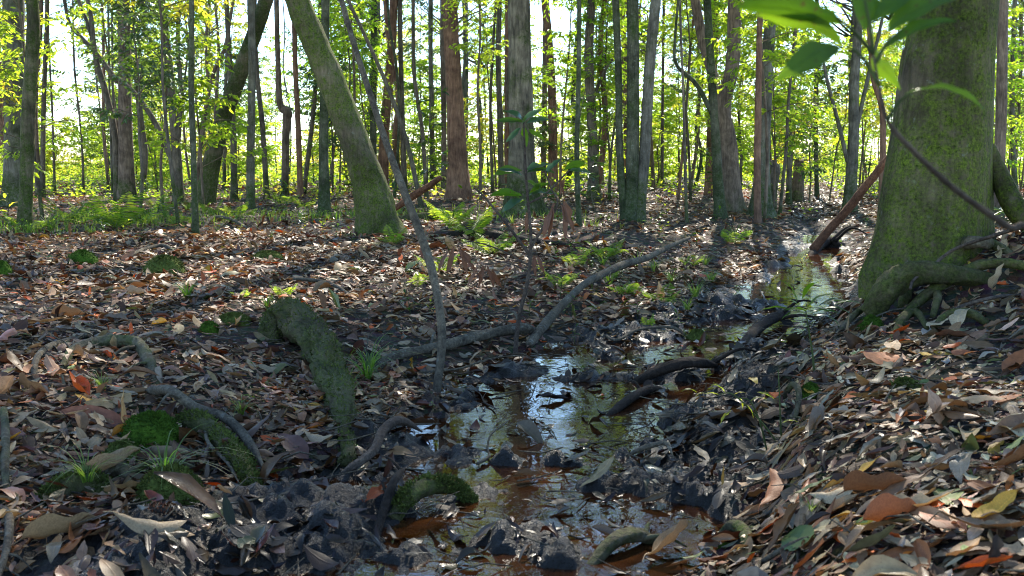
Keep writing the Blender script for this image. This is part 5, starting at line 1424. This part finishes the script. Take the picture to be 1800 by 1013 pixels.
# middle-distance evergreen shrubs with broad leaves
def shrub(px, py, hpx, wpx, n, label, Lm=.16, Y=None):
    if Y is None: q = gp(px, py)
    else:
        q = at(px, py, Y); q[2] = hz(q[0], q[1])
    Yd = float(q[1]); H = hpx / FPX * Yd; Wd = wpx * .5 / FPX * Yd
    r = np.random.default_rng(int(px)); t = thing('evergreen_shrub', label, 'shrub', tuple(q), 'broad-leaved evergreen shrubs')
    wood, fol = Acc(), Acc()
    S = spline([(0, 0, -.05), (r.normal(0, .05), r.normal(0, .05), H * .5), (r.normal(0, .1), 0, H)], 5); wood.add(*tube(S, np.linspace(.012, .004, len(S)), 6, .1))
    for k in range(n):
        f = .3 + .7 * r.random(); b_ = S[int(f * (len(S) - 1))]; az = r.random() * 6.28; ln = Wd * r.uniform(.3, 1) * (1.2 - .5 * f)
        tip = b_ + ln * np.array([math.cos(az), math.sin(az), r.uniform(.0, .6)])
        wood.add(*tube(np.array([b_, (b_ + tip) / 2 + [0, 0, .02], tip]), np.array([.005, .004, .002]), 4, cap=False))
        m_ = 7; a2 = r.random(m_) * 6.28
        dd = np.stack([np.cos(a2), np.sin(a2), r.uniform(-.5, .5, m_)], -1)
        V, F = leaves6(np.tile(tip, (m_, 1)), dd, np.tile([[0, 0, 1.0]], (m_, 1)) + r.normal(0, .2, (m_, 3)), Lm * r.uniform(.7, 1.2, m_), Lm * r.uniform(.26, .36, m_))
        fol.add(V, F, np.repeat(r.random(m_), 6))
    ob('stem', wood.mesh('stem', [M['dark']]), t); ob('foliage', fol.mesh('foliage', [M['leaf_deep']]), t)


shrub(752, 335, 230, 80, 14, 'tall thin evergreen shrub with dark whorled leaves before the red trunk', Y=18)
shrub(1016, 385, 230, 60, 12, 'evergreen shrub with blue-glinting leaves along the slender green stem')
shrub(1045, 372, 90, 90, 12, 'low evergreen shrub beside the dark trunk with leafy sprays')
shrub(1265, 372, 150, 90, 16, 'evergreen shrub with drooping leaves before the forked brown tree')
shrub(1212, 350, 40, 40, 6, 'low dark shrub beside the very thin stem')
shrub(620, 345, 60, 60, 8, 'dark shrub crouching at the foot of the leaning mossy trunk')
shrub(1545, 345, 60, 70, 14, 'green shrub in front of the pale forked tree')
shrub(232, 345, 60, 50, 8, 'dark shrub with drooping leaves against the straight dark trunk')
shrub(930, 372, 60, 80, 12, 'dark leafy shrub hiding the foot of the oak', .2)
shrub(1790, 245, 40, 60, 10, 'dark evergreen shrub past the huge mossy tree', Y=13)

# foreground leaning twig with broad leaves, rooted past the photo edge on the near bank
q = np.array([1.02, 1.25, hz(1.02, 1.25)])
t = thing('leaning_leafy_twig', 'blurred leafy twig leaning in across the huge mossy tree', 'sapling', tuple(q))
st = [q + np.array([0, 0, -.05]), q + np.array([-.08, 0, .35]), at(1850, 455, 1.18), at(1770, 398, 1.16), at(1675, 330, 1.14), at(1605, 265, 1.12), at(1560, 212, 1.11), at(1545, 150, 1.10), at(1535, 95, 1.10)]
S = spline(np.array(st) - q, 6); ob('stem', mk_mesh('stem', *tube(S, np.linspace(.0055, .0014, len(S)), 8, .08), [M['twig']]), t)
for pl in (((1545, 150), (1515, 100), (1490, 82)), ((1540, 110), (1560, 75), (1590, 50)), ((1535, 95), (1530, 50), (1520, 0)), ((1560, 212), (1580, 180), (1600, 165)), ((1535, 95), (1505, 60), (1470, 30))):
    S = spline(np.array([at(a, b, 1.10) for a, b in pl]) - q, 4); ob('twig', mk_mesh('twig', *tube(S, np.linspace(.0026, .0016, len(S)), 6), [M['greenstem']]), t)
lk = 1.1 / FPX
for k, (a, b, a2, b2, dy, ro) in enumerate([(1480, 42, 1295, 12, -.02, .9), (1482, 84, 1325, 38, .02, .7), (1480, 84, 1370, 150, -.03, -.9), (1520, 55, 1515, -90, .0, 1.2), (1560, 60, 1700, 0, .02, .8), (1550, 92, 1682, 38, -.02, .5), (1540, 88, 1590, 152, .03, -1.1), (1530, 40, 1600, -30, .03, .9)]):
    p0, p1 = at(a, b, 1.10), at(a2, b2, 1.10 + dy); d = p1 - p0
    put_leaf(t, p0 - q, d, float(np.linalg.norm(d)), 'sprig', k, ro)
p0, p1 = at(1590, 165, 1.12), at(1728, 192, 1.10); l_ = put_leaf(t, p0 - q, p1 - p0, float(np.linalg.norm(p1 - p0)), 'leaf_deep', 2, -.25); l_.scale[1] *= .55

# ------------------------------------------------------------------ filler of the wood: thin trees and leafy saplings, each an object
random.seed(21)
def between(px):
    c = sorted(((abs(px - a), a, nm) for a, b, nm in LM if b < 412))
    return c[0][2], c[1][2]


STEMS = []
for k in range(10):
    r = np.random.default_rng(700 + k); H = 7 + 2.5 * (k % 3); n = 8
    zz = np.linspace(0, H, n); pts = np.stack([np.cumsum(r.normal(0, .10, n)) + r.normal(0, .05) * zz, np.cumsum(r.normal(0, .10, n)), zz], -1); pts[0] = (0, 0, -.25)
    S = spline(pts, 5); rad = np.interp(S[:, 2], [0, H], [1, .4]) * (.035 + .018 * (k % 4))
    rad = rad * (1 + .35 * np.exp(-np.clip(S[:, 2], 0, 9) / .15))
    V, F = tube(S, rad, 9, .08, seed=k)
    STEMS.append([mk_mesh('trunk', V, F, [M[q]]) for q in ('dark', 'brown', 'pale', 'smooth', 'red')] + [pts[-1]])
WORD = ['dark', 'brown', 'pale grey', 'greenish', 'reddish']
fill = []
for k in range(54):
    Y = random.choice((random.uniform(22, 34), random.uniform(28, 48)))
    px = random.uniform(-120, 1920)
    if 1540 < px < 1760 or 88 < px < 195: continue
    x = (px - 900) / FPX * Y
    fill.append((px, Y, x))
for k, (px, Y, x) in enumerate(fill):
    b = k % 10; mi = random.choice((0, 0, 1, 2, 3, 4))
    a1, a2 = between(px)
    size = 'slim' if b % 4 < 2 else 'stout'
    where = 'deep in the wood' if Y > 34 else 'in the middle wood'
    lab = f'{size} {WORD[mi]} trunk {where} between {a1} and {a2}'
    if len(lab.split()) > 16 or lab in USED: lab = f'{size} {WORD[mi]} trunk {where} near {a1}'
    USED[lab] = USED.get(lab, 0) + 1
    t = thing('slender_tree', lab, 'tree', (x, Y, hz(x, Y)), 'slender trees of the deeper wood', random.random() * 6.28)
    ob('trunk', STEMS[b][mi], t)
    add_crown(t, tuple(STEMS[b][5] - np.array([0, 0, 2.6])), random.uniform(.7, 1.0) * (.5 if px < 700 and Y < 31 else 1), k)
sapl = []
for k in range(210):
    u = random.random()
    Y = 15 + 35 * u ** .9 if k > 24 else random.uniform(13, 18)
    px = random.uniform(-140, 1940)
    x = (px - 900) / FPX * Y
    if abs(x - 2.0) < 2.2 and Y < 17: continue
    if px > 1380 and Y < 20: continue
    if 420 < px < 1250 and Y < 19: continue
    if 85 < px < 200 and random.random() < .8: continue
    sapl.append((px, Y, x))
for k, (px, Y, x) in enumerate(sapl):
    st, fo, H = SAP[k % 12]
    q = random.random(); mi = 0 if q < .68 else (1 if q < .82 else 2)
    a1, a2 = between(px)
    hue = ['light green', 'yellowing', 'dark green'][mi]; tall = 'tall' if H > 5.4 else 'low'
    where = 'at the wood edge' if Y > 36 else ('in the middle wood' if Y > 22 else 'in front')
    lab = f'{tall} {hue} sapling {where} between {a1} and {a2}'
    if len(lab.split()) > 16 or lab in USED: lab = f'{hue} {tall} sapling {where} near {a1}'
    if len(lab.split()) > 16: lab = f'{hue} {tall} sapling near {a1}'
    USED[lab] = USED.get(lab, 0) + 1
    t = thing('leafy_sapling', lab, 'sapling', (x, Y, hz(x, Y)), 'leafy saplings of the understory', random.random() * 6.28)
    s = random.uniform(.85, 1.25)
    t.scale = (s, s, s)
    ob('stem', st, t); ob('foliage', fo[mi], t)

for k in range(78):
    Y = random.uniform(27, 62); px = random.uniform(-100, 1900)
    if px > 1250 and Y < 33: continue
    if 90 < px < 190 and random.random() < .6: continue
    x = (px - 900) / FPX * Y
    st, fo, H = EDGE[k % 6]; mi = int(random.random() < .35)
    a1, a2 = between(px)
    lab = f"{'yellowing' if mi else 'light green'} {'low' if H < 2.5 else 'high'} bush at the wood edge between {a1} and {a2}"
    if len(lab.split()) > 16 or lab in USED: lab = f"{'yellowing' if mi else 'light green'} {'low' if H < 2.5 else 'high'} sunlit bush beyond {a1}"
    USED[lab] = USED.get(lab, 0) + 1
    t = thing('edge_bush', lab, 'bush', (x, Y, hz(x, Y)), 'sunlit bushes at the edge of the wood', random.random() * 6.28)
    s = random.uniform(.7, 1.25); t.scale = (s * 1.3, s * 1.3, s)
    ob('stem', st, t); ob('foliage', fo[mi], t)

# ------------------------------------------------------------------ undergrowth at the sunny edge of the wood: stuff
r = np.random.default_rng(11)
P_, D_, N_, L_ = [], [], [], []
for k in range(6500):
    Y = 21 + 45 * r.random() ** .75; x = r.uniform(-1, 1) * (.62 * Y + 1)
    den = vnoise(np.array([x * .35]), np.array([Y * .35]), 8)[0]
    if r.random() > sm(.25, .6, den + .012 * (Y - 30)): continue
    if Y < 26 and x > -1.5 and r.random() < .7: continue
    hh = r.uniform(.15, .75) * (1 + .03 * max(0, Y - 34)) * (.35 + 1.9 * vnoise(np.array([x * .22]), np.array([Y * .22]), 19)[0] ** 1.5 * (1.5 if Y > 36 else 1)); m_ = 13 if Y < 42 else 22
    z = hz(x, Y)
    P_.append(np.stack([x + r.normal(0, .22, m_), Y + r.normal(0, .22, m_), z + hh * r.random(m_)], -1))
    D_.append(np.stack([r.normal(0, 1, m_), r.normal(0, 1, m_), r.uniform(-.3, .8, m_)], -1)); N_.append(np.array([0, 0, 1.0]) + r.normal(0, .5, (m_, 3))); L_.append(r.uniform(.06, .14, m_) * (1 + .012 * (Y - 24)))
P_, D_, N_, L_ = map(np.concatenate, (P_, D_, N_, L_))
V, F = leaves6(P_, D_, N_, L_, L_ * .5)
ob('undergrowth', mk_mesh('undergrowth', V, F, [M['leaf_yellow'], M['leaf']], {'rnd': np.repeat(r.random(len(P_)), 6)}, midx=np.tile((vnoise(P_[:, 0] * .5, P_[:, 1] * .5, 4) < .72).astype(int), 2)), kind='stuff', label='sunlit yellow-green undergrowth along the edge of the wood', category='undergrowth')

# ------------------------------------------------------------------ light, sky, camera
AZ, EL = R(13), R(40)
sd = Vector((math.sin(AZ) * math.cos(EL), math.cos(AZ) * math.cos(EL), math.sin(EL)))
lamp = bpy.data.lights.new('sun', 'SUN'); lamp.energy = 3.9; lamp.angle = R(.53); lamp.color = (1, .92, .78)
so = bpy.data.objects.new('sun', lamp); COL.objects.link(so); so.rotation_euler = sd.to_track_quat('Z', 'Y').to_euler(); so.location = (4, 20, 25)
w = bpy.data.worlds.new('World'); SC.world = w; w.use_nodes = True
nt = w.node_tree; sky = nt.nodes.new('ShaderNodeTexSky'); sky.sky_type = 'NISHITA'; sky.sun_disc = False
sky.sun_elevation = EL; sky.sun_rotation = AZ; sky.air_density = 1.0; sky.dust_density = .05; sky.ozone_density = 4.0
bg = nt.nodes['Background']; nt.links.new(sky.outputs[0], bg.inputs[0]); bg.inputs[1].default_value = .14

cam = bpy.data.cameras.new('camera'); co = bpy.data.objects.new('camera', cam); COL.objects.link(co)
co.location = tuple(CAM); co.rotation_euler = (math.pi / 2 - PITCH, 0, 0)
cam.sensor_width = 36; cam.lens = FPX / 1800 * 36; cam.clip_end = 3000; cam.clip_start = .05
cam.dof.use_dof = True; cam.dof.focus_distance = 7.0; cam.dof.aperture_fstop = 7.1
SC.camera = co
SC.view_settings.view_transform = 'Standard'; SC.view_settings.look = 'None'; SC.view_settings.gamma = 1; SC.view_settings.use_curve_mapping = False
SC.view_settings.exposure = 2.05
SC.cycles.use_denoising = True; SC.cycles.filter_width = 1.05
SC.cycles.max_bounces = 7; SC.cycles.diffuse_bounces = 3; SC.cycles.glossy_bounces = 3; SC.cycles.transmission_bounces = 4; SC.cycles.transparent_max_bounces = 8
SC.cycles.caustics_reflective = False; SC.cycles.caustics_refractive = False; SC.cycles.sample_clamp_indirect = 6
